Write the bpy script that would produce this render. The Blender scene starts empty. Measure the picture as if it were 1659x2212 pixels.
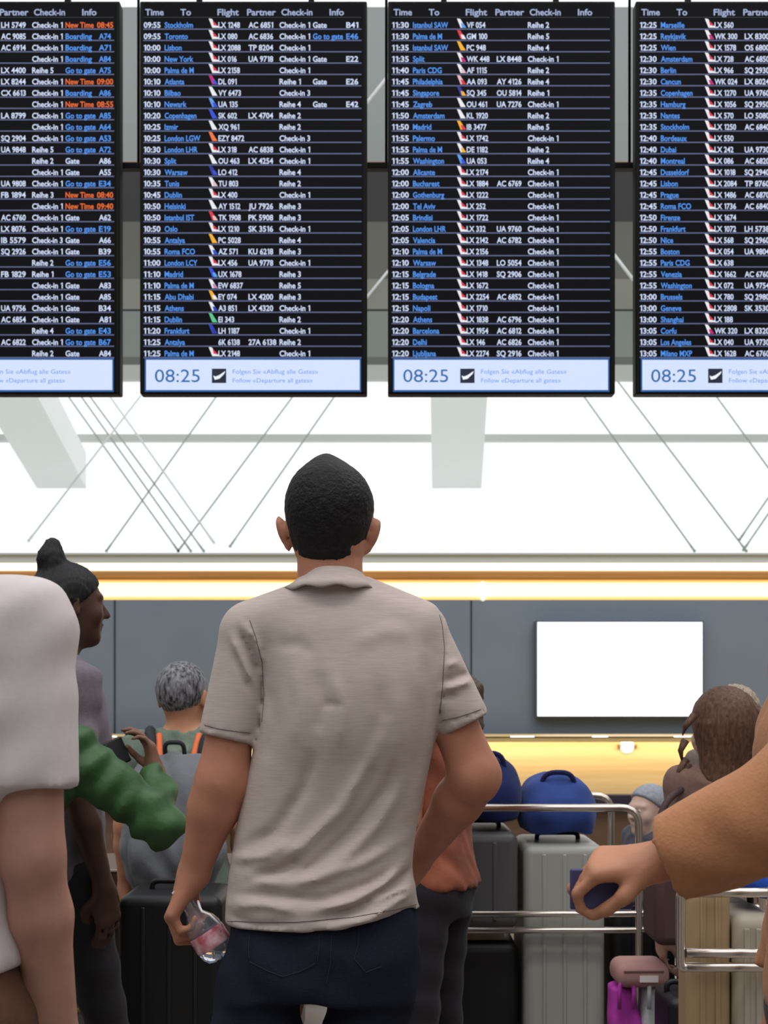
import bpy, bmesh, math, random
import numpy as np
from mathutils import Vector, Matrix, Quaternion

# ---------------------------------------------------------------- camera, world, lights, exposure
SC = bpy.context.scene
COL = SC.collection
F = 50 / 36 * 2212.0            # focal length in pixels of the 1659 x 2212 frame
CAM_H = 1.37
cam_data = bpy.data.cameras.new('camera')
cam_data.sensor_fit = 'VERTICAL'
cam_data.sensor_height = 36
cam_data.sensor_width = 27
cam_data.lens = 50
cam_data.shift_y = (1500 - 1106) / 2212
cam_data.clip_end = 200
cam_data.dof.use_dof = True
cam_data.dof.focus_distance = 2.7
cam_data.dof.aperture_fstop = 10.0
cam = bpy.data.objects.new('camera', cam_data)
cam.location = (0, 0, CAM_H)
cam.rotation_euler = (math.pi / 2, 0, 0)
COL.objects.link(cam)
SC.camera = cam
world = bpy.data.worlds.new('overcast_sky')
SC.world = world
world.use_nodes = True
world.node_tree.nodes['Background'].inputs[0].default_value = (0.97, 0.99, 1.0, 1)
world.node_tree.nodes['Background'].inputs[1].default_value = 1.22
SC.view_settings.view_transform = 'Standard'
SC.view_settings.look = 'None'
SC.view_settings.gamma = 1
SC.view_settings.exposure = 0.0
SC.view_settings.use_curve_mapping = False
SC.cycles.max_bounces = 6
SC.cycles.transparent_max_bounces = 12
SC.cycles.use_denoising = True


def area(name, loc, rot, sx, sy, power, color):
    d = bpy.data.lights.new(name, 'AREA')
    d.shape = 'RECTANGLE'
    d.size = sx
    d.size_y = sy
    d.energy = power
    d.color = color
    o = bpy.data.objects.new(name, d)
    o.location = loc
    o.rotation_euler = rot
    COL.objects.link(o)
    o.visible_camera = True
    return o


# unseen area lamps added overhead to give the crowd some top light
area('overhead_fill_light', (-0.6, 1.2, 6.2), (math.radians(-14), 0, 0), 5.0, 0.7, 95, (1.0, 0.93, 0.86))
area('overhead_fill_light', (3.2, 6.0, 7.6), (0, math.radians(6), 0), 0.7, 6.0, 120, (1.0, 0.95, 0.9))
# strip lights under the worktop overhang and on top of the check-in wall
area('counter_strip_light', (0, 10.86, 1.03), (math.radians(22), 0, 0), 18.0, 0.05, 66, (1.0, 0.88, 0.66))


def P(px, py, d):
    """the world point that the photograph shows at pixel (px, py), d metres away"""
    return Vector(((px - 829.5) * d / F, d, CAM_H - (py - 1500) * d / F))


# ---------------------------------------------------------------- materials
def lin(c):
    out = []
    for v in c[:3]:
        v = v / 255.0
        out.append(v / 12.92 if v <= 0.04045 else ((v + 0.055) / 1.055) ** 2.4)
    return (*out, 1.0)


MATS = {}


def mat(name, rgb, rough=0.6, metal=0.0, noise=0.0, nscale=8.0, stretch=(1, 1, 1), bump=0.0, bscale=None,
        emit=0.0, emit_rgb=None, spec=0.5, alpha=None, transmission=0.0, sheen=0.0, rgb2=None, sss=0.0, ior=1.45):
    if name in MATS:
        return MATS[name]
    m = bpy.data.materials.new(name)
    m.use_nodes = True
    nt = m.node_tree
    b = nt.nodes['Principled BSDF']
    c = lin(rgb)
    b.inputs['Base Color'].default_value = c
    b.inputs['Roughness'].default_value = rough
    b.inputs['Metallic'].default_value = metal
    b.inputs['Specular IOR Level'].default_value = spec
    b.inputs['IOR'].default_value = ior
    b.inputs['Transmission Weight'].default_value = transmission
    b.inputs['Sheen Weight'].default_value = sheen
    if sss:
        b.inputs['Subsurface Weight'].default_value = sss
        b.inputs['Subsurface Radius'].default_value = (0.012, 0.005, 0.003)
    if alpha is not None:
        b.inputs['Alpha'].default_value = alpha
    if emit:
        b.inputs['Emission Color'].default_value = lin(emit_rgb or rgb)
        b.inputs['Emission Strength'].default_value = emit
    if noise or bump:
        tc = nt.nodes.new('ShaderNodeTexCoord')
        mp = nt.nodes.new('ShaderNodeMapping')
        mp.inputs['Scale'].default_value = stretch
        nt.links.new(tc.outputs['Object'], mp.inputs['Vector'])
        nz = nt.nodes.new('ShaderNodeTexNoise')
        nz.inputs['Scale'].default_value = nscale
        nz.inputs['Detail'].default_value = 5
        nt.links.new(mp.outputs[0], nz.inputs['Vector'])
        if noise:
            rp = nt.nodes.new('ShaderNodeValToRGB')
            c2 = lin(rgb2) if rgb2 else tuple(min(1, v * (1 + noise)) for v in c[:3]) + (1,)
            c1 = c if rgb2 else tuple(v * (1 - noise) for v in c[:3]) + (1,)
            rp.color_ramp.elements[0].position = 0.35
            rp.color_ramp.elements[1].position = 0.65
            rp.color_ramp.elements[0].color = c1
            rp.color_ramp.elements[1].color = c2
            nt.links.new(nz.outputs[0], rp.inputs[0])
            nt.links.new(rp.outputs[0], b.inputs['Base Color'])
        if bump:
            bp = nt.nodes.new('ShaderNodeBump')
            bp.inputs['Strength'].default_value = bump
            bp.inputs['Distance'].default_value = 0.004
            if bscale:
                n2 = nt.nodes.new('ShaderNodeTexNoise')
                n2.inputs['Scale'].default_value = bscale
                n2.inputs['Detail'].default_value = 3
                nt.links.new(mp.outputs[0], n2.inputs['Vector'])
                nt.links.new(n2.outputs[0], bp.inputs['Height'])
            else:
                nt.links.new(nz.outputs[0], bp.inputs['Height'])
            nt.links.new(bp.outputs[0], b.inputs['Normal'])
    MATS[name] = m
    return m


# ---------------------------------------------------------------- objects
ORIG = {}


def tag(o, label=None, cat=None, group=None, kind=None):
    if label:
        o['label'] = label
    if cat:
        o['category'] = cat
    if group:
        o['group'] = group
    if kind:
        o['kind'] = kind
    return o


def thing(name, label, cat, loc=(0, 0, 0), group=None, rotz=0.0):
    o = bpy.data.objects.new(name, None)
    o.empty_display_size = 0.1
    o.location = loc
    o.rotation_euler = (0, 0, rotz)
    COL.objects.link(o)
    ORIG[o.name] = Vector(loc)
    return tag(o, label, cat, group)


def put(name, me, m=None, parent=None, label=None, local=False):
    """link a mesh made in world coordinates (or local ones) under its parent"""
    if m is not None:
        for x in (m if isinstance(m, (list, tuple)) else [m]):
            me.materials.append(x)
    o = bpy.data.objects.new(name, me)
    COL.objects.link(o)
    if parent is not None:
        o.parent = parent
        org = ORIG.get(parent.name, Vector())
        if not local:
            me.transform(Matrix.Translation(-org))
        ORIG[o.name] = org
    if label:
        o['label'] = label
    return o


def rebase(o):
    """move a top-level mesh object's origin to the middle of its base"""
    me = o.data
    cs = np.empty(len(me.vertices) * 3)
    me.vertices.foreach_get('co', cs)
    cs = cs.reshape(-1, 3)
    c = Vector(((cs[:, 0].min() + cs[:, 0].max()) / 2, (cs[:, 1].min() + cs[:, 1].max()) / 2, cs[:, 2].min()))
    me.transform(Matrix.Translation(-c))
    o.location = c
    ORIG[o.name] = c
    return o


def bm_mesh(bm, smooth=False, name='mesh'):
    me = bpy.data.meshes.new(name)
    bmesh.ops.recalc_face_normals(bm, faces=bm.faces[:])
    if smooth:
        for f in bm.faces:
            f.smooth = True
    bm.to_mesh(me)
    bm.free()
    return me


def box(bm, lo, hi, bev=0.0, seg=2, mi=0, rot=None, piv=None):
    r = bmesh.ops.create_cube(bm, size=1)
    vs = r['verts']
    c = [(a + b) / 2 for a, b in zip(lo, hi)]
    s = [abs(b - a) for a, b in zip(lo, hi)]
    for v in vs:
        v.co = Vector((c[0] + v.co.x * s[0], c[1] + v.co.y * s[1], c[2] + v.co.z * s[2]))
    fs = set(f for v in vs for f in v.link_faces)
    if bev:
        es = list(set(e for v in vs for e in v.link_edges))
        g = bmesh.ops.bevel(bm, geom=es, offset=bev, segments=seg, affect='EDGES', profile=0.5)
        fs = set(f for f in g['faces']) | set(f for f in fs if f.is_valid)
        vs = list(set(v for f in fs for v in f.verts))
    for f in fs:
        f.material_index = mi
        if bev:
            f.smooth = True
    if rot is not None:
        R = rot.to_matrix().to_4x4() if hasattr(rot, 'to_matrix') else rot
        p = Vector(piv or c)
        bmesh.ops.transform(bm, matrix=Matrix.Translation(p) @ R @ Matrix.Translation(-p), verts=vs)
    return vs


def quad(bm, pts, mi=0):
    f = bm.faces.new([bm.verts.new(p) for p in pts])
    f.material_index = mi
    return f


def tube(bm, pts, r, n=10, mi=0, cap=True, closed=False):
    """round bar along a polyline; r is one radius or one per point"""
    pts = [Vector(p) for p in pts]
    rs = r if isinstance(r, (list, tuple)) else [r] * len(pts)
    rings = []
    up = None
    for i, p in enumerate(pts):
        a = pts[i - 1] if (i or closed) else p
        b = pts[(i + 1) % len(pts)] if (i < len(pts) - 1 or closed) else p
        t = (b - a).normalized()
        if up is None:
            up = t.orthogonal().normalized()
        up = (up - t * up.dot(t)).normalized()
        s = t.cross(up)
        rings.append([bm.verts.new(p + (up * math.cos(k * 2 * math.pi / n) + s * math.sin(k * 2 * math.pi / n)) * rs[i])
                      for k in range(n)])
    m = len(rings)
    for i in range(m if closed else m - 1):
        for k in range(n):
            f = bm.faces.new((rings[i][k], rings[i][(k + 1) % n], rings[(i + 1) % m][(k + 1) % n], rings[(i + 1) % m][k]))
            f.smooth = True
            f.material_index = mi
    if cap and not closed:
        for ring in (rings[0][::-1], rings[-1]):
            f = bm.faces.new(ring)
            f.material_index = mi


def rounded(pts, rad, seg=5):
    """polyline with rounded corners"""
    pts = [Vector(p) for p in pts]
    out = [pts[0]]
    for i in range(1, len(pts) - 1):
        a, b, c = pts[i - 1], pts[i], pts[i + 1]
        r1 = min(rad, (a - b).length / 2.05)
        r2 = min(rad, (c - b).length / 2.05)
        p0 = b + (a - b).normalized() * r1
        p1 = b + (c - b).normalized() * r2
        for k in range(seg + 1):
            t = k / seg
            out.append(p0 * (1 - t) ** 2 + b * 2 * t * (1 - t) + p1 * t * t)
    out.append(pts[-1])
    return out


def lathe(bm, prof, c, axis=(0, 0, 1), n=24, mi=0, a0=0):
    """turn (radius, height) pairs about an axis through c"""
    ax = Vector(axis).normalized()
    u = ax.orthogonal().normalized()
    w = ax.cross(u)
    rings = []
    for r, h in prof:
        rings.append([bm.verts.new(Vector(c) + ax * h + (u * math.cos(a0 + k * 2 * math.pi / n) + w * math.sin(a0 + k * 2 * math.pi / n)) * max(r, 1e-4))
                      for k in range(n)])
    for i in range(len(rings) - 1):
        for k in range(n):
            f = bm.faces.new((rings[i][k], rings[i][(k + 1) % n], rings[i + 1][(k + 1) % n], rings[i + 1][k]))
            f.smooth = True
            f.material_index = mi


# ---------------------------------------------------------------- smooth bodies: distance fields turned into one surface
def axis(lo, hi, h, fine=()):
    v = [lo]
    while v[-1] < hi:
        x = v[-1]
        s = h
        for a, b, hf in fine:
            if a - h * 0.6 <= x <= b:
                s = min(s, hf)
        v.append(x + s)
    return np.array(v, np.float32)


class Field:
    def __init__(self, xs, ys, zs):
        self.a = [xs, ys, zs]
        self.D = np.full((len(xs), len(ys), len(zs)), 0.5, np.float32)

    def sub(self, lo, hi):
        sl = []
        for k in range(3):
            i0 = max(0, int(np.searchsorted(self.a[k], lo[k])) - 1)
            i1 = min(len(self.a[k]), int(np.searchsorted(self.a[k], hi[k])) + 1)
            if i1 <= i0:
                return None, None
            sl.append(slice(i0, i1))
        X = self.a[0][sl[0]][:, None, None]
        Y = self.a[1][sl[1]][None, :, None]
        Z = self.a[2][sl[2]][None, None, :]
        return tuple(sl), (X, Y, Z)

    def merge(self, lo, hi, fn, k, minus=False):
        pad = 0.05
        sl, g = self.sub([v - pad for v in lo], [v + pad for v in hi])
        if sl is None:
            return
        d = fn(*g).astype(np.float32)
        a = self.D[sl]
        if minus:
            a = -a
        if k > 0:
            h = np.maximum(k - np.abs(a - d), 0) / k
            r = np.minimum(a, d) - h * h * k * 0.25
        else:
            r = np.minimum(a, d)
        self.D[sl] = -r if minus else r

    def cone(self, a, b, ra, rb, k=0.02, minus=False, flat=False):
        a = np.array(a, float)
        b = np.array(b, float)
        ab = b - a
        L2 = max(float(ab @ ab), 1e-9)
        m = max(ra, rb)

        def fn(X, Y, Z):
            t = ((X - a[0]) * ab[0] + (Y - a[1]) * ab[1] + (Z - a[2]) * ab[2]) / L2
            tc = np.clip(t, 0, 1)
            d = np.sqrt((X - a[0] - tc * ab[0]) ** 2 + (Y - a[1] - tc * ab[1]) ** 2 + (Z - a[2] - tc * ab[2]) ** 2) - (ra + (rb - ra) * tc)
            if flat:
                d = np.maximum(d, (t - 1) * math.sqrt(L2))
            return d
        self.merge(np.minimum(a, b) - m, np.maximum(a, b) + m, fn, k, minus)

    def ell(self, c, r, k=0.02, minus=False, R=None):
        c = np.array(c, float)
        r = np.array(r, float)
        M = np.array(R) if R is not None else np.eye(3)      # rows: local axes
        m = float(r.max())

        def fn(X, Y, Z):
            x, y, z = X - c[0], Y - c[1], Z - c[2]
            q = [M[i][0] * x + M[i][1] * y + M[i][2] * z for i in range(3)]
            k0 = np.sqrt((q[0] / r[0]) ** 2 + (q[1] / r[1]) ** 2 + (q[2] / r[2]) ** 2)
            k1 = np.sqrt((q[0] / r[0] ** 2) ** 2 + (q[1] / r[1] ** 2) ** 2 + (q[2] / r[2] ** 2) ** 2) + 1e-6
            return k0 * (k0 - 1) / k1
        self.merge(c - m, c + m, fn, k, minus)

    def loft(self, rows, k=0.02, p=2.3, grow=0.0, minus=False, soft=True, round_ends=0.0):
        """rows: (z, cx, cy, rx, ry) cross sections from low to high"""
        rows = sorted(rows)
        zz = np.array([r[0] for r in rows])
        q = np.array(rows)

        def smooth(zv, col):
            # monotone-ish interpolation
            n = len(zz)
            i = np.clip(np.searchsorted(zz, zv) - 1, 0, n - 2)
            t = np.clip((zv - zz[i]) / (zz[i + 1] - zz[i]), 0, 1)
            v = q[:, col]
            m = np.gradient(v, zz)
            h = zz[i + 1] - zz[i]
            return ((2 * t ** 3 - 3 * t ** 2 + 1) * v[i] + (t ** 3 - 2 * t ** 2 + t) * h * m[i] + (-2 * t ** 3 + 3 * t ** 2) * v[i + 1] + (t ** 3 - t ** 2) * h * m[i + 1])

        def fn(X, Y, Z):
            zv = np.clip(Z, zz[0], zz[-1])
            cx, cy, rx, ry = [smooth(zv, j) for j in (1, 2, 3, 4)]
            rx = np.maximum(rx + grow, 0.004)
            ry = np.maximum(ry + grow, 0.004)
            u = np.abs((X - cx) / rx)
            w = np.abs((Y - cy) / ry)
            rad = (u ** p + w ** p) ** (1 / p)
            g = np.sqrt(((X - cx) / rx ** 2) ** 2 + ((Y - cy) / ry ** 2) ** 2) / np.maximum(np.sqrt(u * u + w * w), 1e-4)
            d = (rad - 1) / np.maximum(g, 1e-3)
            return np.maximum(d, np.maximum(zz[0] - grow - Z, Z - zz[-1] - grow))
        lo = (float((q[:, 1] - q[:, 3]).min()) - grow, float((q[:, 2] - q[:, 4]).min()) - grow, zz[0] - grow)
        hi = (float((q[:, 1] + q[:, 3]).max()) + grow, float((q[:, 2] + q[:, 4]).max()) + grow, zz[-1] + grow)
        self.merge(lo, hi, fn, k, minus)

    def cut(self, p, n):
        """throw away what lies on the side n points to"""
        X, Y, Z = self.a[0][:, None, None], self.a[1][None, :, None], self.a[2][None, None, :]
        n = np.array(n, float)
        n /= np.linalg.norm(n)
        self.D = np.maximum(self.D, ((X - p[0]) * n[0] + (Y - p[1]) * n[1] + (Z - p[2]) * n[2]).astype(np.float32))

    def displace(self, fn):
        X, Y, Z = self.a[0][:, None, None], self.a[1][None, :, None], self.a[2][None, None, :]
        self.D = self.D + fn(X, Y, Z).astype(np.float32)

    def mesh(self, relax=1):
        D = self.D
        D[0], D[-1], D[:, 0], D[:, -1], D[:, :, 0], D[:, :, -1] = (0.5,) * 6
        ins = D < 0
        cnt = np.zeros(tuple(s - 1 for s in D.shape), np.int8)
        offs = [(i, j, k) for i in (0, 1) for j in (0, 1) for k in (0, 1)]
        nx, ny, nz = cnt.shape
        for i, j, k in offs:
            cnt += ins[i:i + nx, j:j + ny, k:k + nz]
        act = np.argwhere((cnt > 0) & (cnt < 8))
        idx = np.full(cnt.shape, -1, np.int32)
        idx[tuple(act.T)] = np.arange(len(act))
        val = {}
        pos = {}
        for o in offs:
            ii = act + np.array(o)
            val[o] = D[tuple(ii.T)]
            pos[o] = np.stack([self.a[0][ii[:, 0]], self.a[1][ii[:, 1]], self.a[2][ii[:, 2]]], 1)
        acc = np.zeros((len(act), 3))
        num = np.zeros(len(act))
        for o in offs:
            for ax in range(3):
                if o[ax]:
                    continue
                e = list(o)
                e[ax] = 1
                e = tuple(e)
                va, vb = val[o], val[e]
                c = (va < 0) != (vb < 0)
                t = np.where(c, va / np.where(c, va - vb, 1), 0)[:, None]
                acc += np.where(c[:, None], pos[o] + t * (pos[e] - pos[o]), 0)
                num += c
        V = acc / num[:, None]
        faces = []
        for ax in range(3):
            s0 = [slice(None)] * 3
            s1 = [slice(None)] * 3
            s0[ax] = slice(0, -1)
            s1[ax] = slice(1, None)
            a, b = ins[tuple(s0)], ins[tuple(s1)]
            e = np.argwhere(a != b)
            u, w = [(1, 2), (2, 0), (0, 1)][ax]
            ok = (e[:, u] > 0) & (e[:, w] > 0) & (e[:, u] < D.shape[u] - 1) & (e[:, w] < D.shape[w] - 1)
            e = e[ok]
            fl = a[tuple(e.T)]
            q = []
            for du, dw in ((-1, -1), (0, -1), (0, 0), (-1, 0)):
                ee = e.copy()
                ee[:, u] += du
                ee[:, w] += dw
                q.append(idx[tuple(ee.T)])
            q = np.stack(q, 1)
            q[~fl] = q[~fl][:, ::-1]
            faces.append(q)
        Fq = np.concatenate(faces)
        Fq = Fq[(Fq >= 0).all(1)]
        for _ in range(relax):
            S = np.zeros_like(V)
            N = np.zeros(len(V))
            for a, b in ((0, 1), (1, 2), (2, 3), (3, 0)):
                np.add.at(S, Fq[:, a], V[Fq[:, b]])
                np.add.at(N, Fq[:, a], 1)
            V = V * 0.5 + 0.5 * S / np.maximum(N, 1)[:, None]
        me = bpy.data.meshes.new('surface')
        me.vertices.add(len(V))
        me.vertices.foreach_set('co', V.astype(np.float32).ravel())
        me.loops.add(len(Fq) * 4)
        me.loops.foreach_set('vertex_index', Fq.astype(np.int32).ravel())
        me.polygons.add(len(Fq))
        me.polygons.foreach_set('loop_start', np.arange(0, len(Fq) * 4, 4, dtype=np.int32))
        me.update(calc_edges=True)
        me.polygons.foreach_set('use_smooth', np.ones(len(Fq), bool))
        me.validate()
        return me


# ---------------------------------------------------------------- the hall
def struct(name, bm, m, smooth=False):
    o = put(name, bm_mesh(bm, smooth), m)
    o['kind'] = 'structure'
    return o


M_floor = mat('polished_stone', (120, 112, 104), 0.22, noise=0.12, nscale=3.0)
M_wallgrey = mat('hall_wall_paint', (150, 150, 148), 0.8)
M_slate = mat('slate_wall_panel', (132, 145, 160), 0.55, noise=0.03, nscale=2.0)
M_seam = mat('panel_joint', (55, 60, 70), 0.7)
M_white = mat('white_paint', (235, 238, 236), 0.6)
M_palegrey = mat('pale_grey_metal', (212, 216, 212), 0.5)
M_wood = mat('cornice_oak', (214, 150, 78), 0.45, noise=0.12, nscale=6, stretch=(0.2, 3, 10))
M_glow = mat('warm_led_diffuser', (255, 236, 196), 0.5, emit=1.15, emit_rgb=(255, 236, 200))
M_glow_edge = mat('amber_led_diffuser', (255, 196, 110), 0.5, emit=0.95, emit_rgb=(255, 200, 118))

bm = bmesh.new()
box(bm, (-11, -6, -0.2), (11, 22, 0))
struct('floor', bm, M_floor)
# side walls and the wall behind the camera
bm = bmesh.new()
box(bm, (-11.2, -6, 0), (-11, 22, 9))
struct('wall_left', bm, M_wallgrey)
bm = bmesh.new()
box(bm, (11, -6, 0), (11.2, 22, 9))
struct('wall_right', bm, M_wallgrey)
bm = bmesh.new()
box(bm, (-11, -6.2, 0), (11, -6, 6))
struct('wall_front', bm, M_wallgrey)

# slate panel wall behind the check-in desks, with its joints
bm = bmesh.new()
box(bm, (-10.9, 11.80, 0), (10.9, 12.05, 2.155))
jx = [(248 - 829.5) * 11.8 / F, (1018 - 829.5) * 11.8 / F]
step = jx[1] - jx[0]
k = -3
for i in range(-3, 4):
    x = jx[0] + i * step
    box(bm, (x - 0.006, 11.794, 0.9), (x + 0.006, 11.81, 2.15), mi=1)
struct('wall_back', bm, [M_slate, M_seam])

# lit cornice on top of that wall: diffuser, oak strip, cream lip, pale ledge
y0 = 11.8


def cz(py):
    return CAM_H - (py - 1500) * y0 / F


bm = bmesh.new()
box(bm, (-10.9, 11.82, cz(1295)), (10.9, 12.0, cz(1254)), 0.01, 2, 0)
box(bm, (-10.9, 11.81, cz(1297)), (10.9, 11.99, cz(1289)), 0, 2, 1)
box(bm, (-10.9, 11.815, cz(1258)), (10.9, 11.99, cz(1252)), 0, 2, 1)
struct('trim_1', bm, [M_glow, M_glow_edge])
bm = bmesh.new()
box(bm, (-10.9, 11.78, cz(1253)), (10.9, 12.0, cz(1233)), 0.02, 3)
struct('trim_2', bm, M_wood)
bm = bmesh.new()
box(bm, (-10.9, 11.80, cz(1233)), (10.9, 12.0, cz(1216)), 0.0)
struct('trim_3', bm, mat('cream_led_lip', (255, 248, 228), 0.5, emit=0.95, emit_rgb=(255, 247, 226)))
bm = bmesh.new()
box(bm, (-10.9, 11.80, cz(1216)), (10.9, 12.3, cz(1199)), 0.0)
box(bm, (-10.9, 11.77, cz(1199)), (10.9, 12.3, cz(1195)), 0.0, 2, 1)
struct('trim_4', bm, [M_white, M_palegrey])
# bright joint clip in the diffuser
bm = bmesh.new()
x = (1043 - 829.5) * 11.8 / F
box(bm, (x - 0.012, 11.79, cz(1294)), (x + 0.012, 11.83, cz(1256)), 0.004)
lathe(bm, [(0, -0.012), (0.02, -0.012), (0.024, 0), (0, 0.004)], (x, 11.79, cz(1293)), (0, -1, 0), 12)
o = put('cornice_clip', bm_mesh(bm), mat('clip_white', (255, 255, 250), 0.3, emit=0.6))
tag(rebase(o), 'small white clip on the glowing cornice strip, right of the man in the polo shirt', 'clip')

# tall glazing beyond, daylight behind it
M_glass = mat('clear_glass', (255, 255, 255), 0.02, alpha=0.06, spec=0.3)
bm = bmesh.new()
box(bm, (-10.9, 20.0, 0), (10.9, 20.03, 8.8))
struct('window_1', bm, M_glass)
bm = bmesh.new()
zb = CAM_H + (1500 - 946.5) * 19.9 / F
box(bm, (-10.9, 19.86, zb - 0.05), (10.9, 19.98, zb + 0.05))
box(bm, (-10.9, 19.9, 8.7), (10.9, 20.1, 8.9))
struct('trim_5', bm, mat('mullion_grey', (206, 210, 206), 0.5))
bm = bmesh.new()
box(bm, (-10.9, 19.9, 0), (10.9, 20.1, 3.1))
struct('wall_far', bm, M_white)
bm = bmesh.new()
box(bm, (-10.9, 12.31, 2.3), (10.9, 19.9, 2.50))  # unseen white deck added to bounce light up onto the rafters
struct('bounce_deck', bm, M_white)

# white rafters that slope down towards the glazing
for i, (a, b) in enumerate([((20, 857), (133, 1055)), ((991.5, 857), (986.5, 1055)), ((1963, 857), (1840, 1055)), ((-950, 857), (-720, 1055))]):
    pa, pb = P(*a, 17.3), P(*b, 19.85)
    pc = pa + (pa - pb) * 0.75
    bm = bmesh.new()
    hw = 0.345
    vs = []
    for p in (pc, pb):
        for dx, dz in ((-hw, 0), (hw, 0), (hw, 0.5), (-hw, 0.5)):
            vs.append(bm.verts.new((p.x + dx, p.y, p.z + dz)))
    for q in ((0, 1, 5, 4), (1, 2, 6, 5), (2, 3, 7, 6), (3, 0, 4, 7), (0, 3, 2, 1), (4, 5, 6, 7)):
        bm.faces.new([vs[j] for j in q])
    struct('trim_%d' % (6 + i), bm, mat('rafter_white', (246, 248, 246), 0.7))

# bulkhead that crosses the hall behind the boards: shell curved to make its light-to-dark gradient, dark duct, stepped lower panels
yb = 13.5


def bz(py, y=yb):
    return CAM_H + (1500 - py) * y / F


M_b1 = mat('bulkhead_shell', (148, 154, 152), 0.6)
M_b2 = mat('bulkhead_copper_line', (150, 118, 108), 0.5)
M_b3 = mat('bulkhead_black', (14, 14, 15), 0.6)
M_b4 = mat('bulkhead_dark_duct', (74, 74, 76), 0.6)
M_b5 = mat('bulkhead_olive_grey', (108, 108, 100), 0.7)
M_b6 = mat('bulkhead_warm_grey', (140, 140, 130), 0.7)
M_b7 = mat('bulkhead_green_grey', (142, 149, 144), 0.7)
M_b8 = mat('bulkhead_dark_strip', (112, 114, 110), 0.7)  # narrow darker grey strip just above the pale lip
M_b9 = mat('bulkhead_light_lip', (202, 204, 198), 0.7)
prof = []       # (y, z, material of the segment that follows)
for k in range(9):
    t = k / 8
    a = t * math.radians(62)
    yy = yb + 0.75 * (1 - math.sin(math.radians(62) * t)) + 0.05
    prof.append((yy, bz(15 + (348 - 15) * t, yy), 0))
prof[-1] = (prof[-1][0], prof[-1][1], 1)
prof += [(yb, bz(356), 2), (yb - 0.02, bz(370), 3), (yb + 0.12, bz(470), 4), (yb + 0.04, bz(600), 5), (yb, bz(668), 2),
         (yb, bz(672), 6), (yb + 0.02, bz(770), 7), (yb + 0.02, bz(787), 8), (yb + 0.04, bz(817), 8)]
bm = bmesh.new()
ring = []
for y, z, m in prof:
    ring.append((bm.verts.new((-10.9, y, z)), bm.verts.new((10.9, y, z))))
for i in range(len(ring) - 1):
    f = bm.faces.new((ring[i][0], ring[i + 1][0], ring[i + 1][1], ring[i][1]))
    f.material_index = prof[i][2]
bt = [(bm.verts.new((-10.9, yb + 0.16, prof[-1][1])), bm.verts.new((10.9, yb + 0.16, prof[-1][1]))),
      (bm.verts.new((-10.9, yb + 1.0, prof[0][1])), bm.verts.new((10.9, yb + 1.0, prof[0][1])))]
for a, b in ((ring[-1], bt[0]), (bt[0], bt[1]), (bt[1], ring[0])):
    f = bm.faces.new((a[0], b[0], b[1], a[1]))
    f.material_index = 8
struct('wall_bulkhead', bm, [M_b1, M_b2, M_b3, M_b4, M_b5, M_b6, M_b7, M_b8, M_b9])

# ---------------------------------------------------------------- tension rods in front of the glazing
M_rod = mat('steel_rod', (168, 176, 172), 0.5)
M_rodw = mat('pale_steel_rod', (236, 240, 240), 0.4)


def rod(a, b, d, r, label, m=M_rod, group='thin diagonal tension rods before the glazing'):
    pa, pb = P(a[0], a[1], d), P(b[0], b[1], d)
    t = (pb - pa).normalized()
    bm = bmesh.new()
    tube(bm, [pa, pb], r, 8)
    for p, s in ((pa, 1), (pb, -1)):
        tube(bm, [p, p + t * s * 0.05, p + t * s * 0.06, p + t * s * 0.14], [r * 1.1, r * 1.5, r * 1.5, r * 1.05], 8)
    lathe(bm, [(0, -0.012), (0.02, -0.012), (0.02, 0.012), (0, 0.012)], pb, (0, 1, 0), 12)
    o = rebase(put('tension_rod', bm_mesh(bm), m))
    tag(o, label, 'rod', group)


def ext(a, b, t):
    return (a[0] + (a[0] - b[0]) * t, a[1] + (a[1] - b[1]) * t)


RODS = [((150, 860), (385, 1190), 'grey diagonal rod falling right, lowest-left of the bundle of three', M_rod),
        ((178, 860), (412, 1190), 'grey diagonal rod falling right, middle one of the bundle of three', M_rod),
        ((197, 860), (440, 1190), 'grey diagonal rod falling right, upper-right one of the bundle of three', M_rod),
        ((240, 860), (462, 1172), 'very pale diagonal rod just right of the bundle of three', M_rodw),
        ((300, 860), (62, 1168), 'white diagonal rod crossing the bundle of three below the gap between two boards', M_rodw),
        ((467, 857), (230, 1190), 'grey rod rising right, ends near the ponytailed woman, leftmost of three parallels', M_rod),
        ((632, 857), (385, 1190), 'grey rod rising right, middle of three parallels left of the polo-shirt man', M_rod),
        ((722, 857), (497, 1180), 'grey rod rising right, nearest to the polo-shirt man\'s head', M_rod),
        ((1262, 857), (1500, 1190), 'grey rod falling right, first one right of the white rafter', M_rod),
        ((1343, 835), (1612, 1190), 'grey rod falling right from the gap between the two right boards', M_rod),
        ((1548, 857), (1790, 1190), 'grey rod falling right, cut by the right edge of the view', M_rod),
        ((1790, 885), (1598, 1165), 'rod rising right at the right edge, left one of the close pair', M_rod),
        ((1800, 905), (1606, 1188), 'rod rising right at the right edge, right one of the close pair', M_rod)]
for a, b, lab, m in RODS:
    a2 = ext(a, b, 0.45)
    rod(a2, b, 18.9 if m is M_rod else 18.6, 0.011 if m is M_rod else 0.013, lab, m)
rod((1290, 503), (1420, 672), 13.2, 0.016, 'pale rod in front of the grey bulkhead between the two right boards', M_rodw, 'pale rods before the bulkhead')
rod((905, 80), (690, 352), 13.2, 0.016, 'pale rod before the bulkhead, upper one between the two middle boards', M_rodw, 'pale rods before the bulkhead')
rod((910, 498), (700, 755), 13.2, 0.012, 'pale rod before the bulkhead, lower one between the two middle boards', M_rodw, 'pale rods before the bulkhead')

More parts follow.
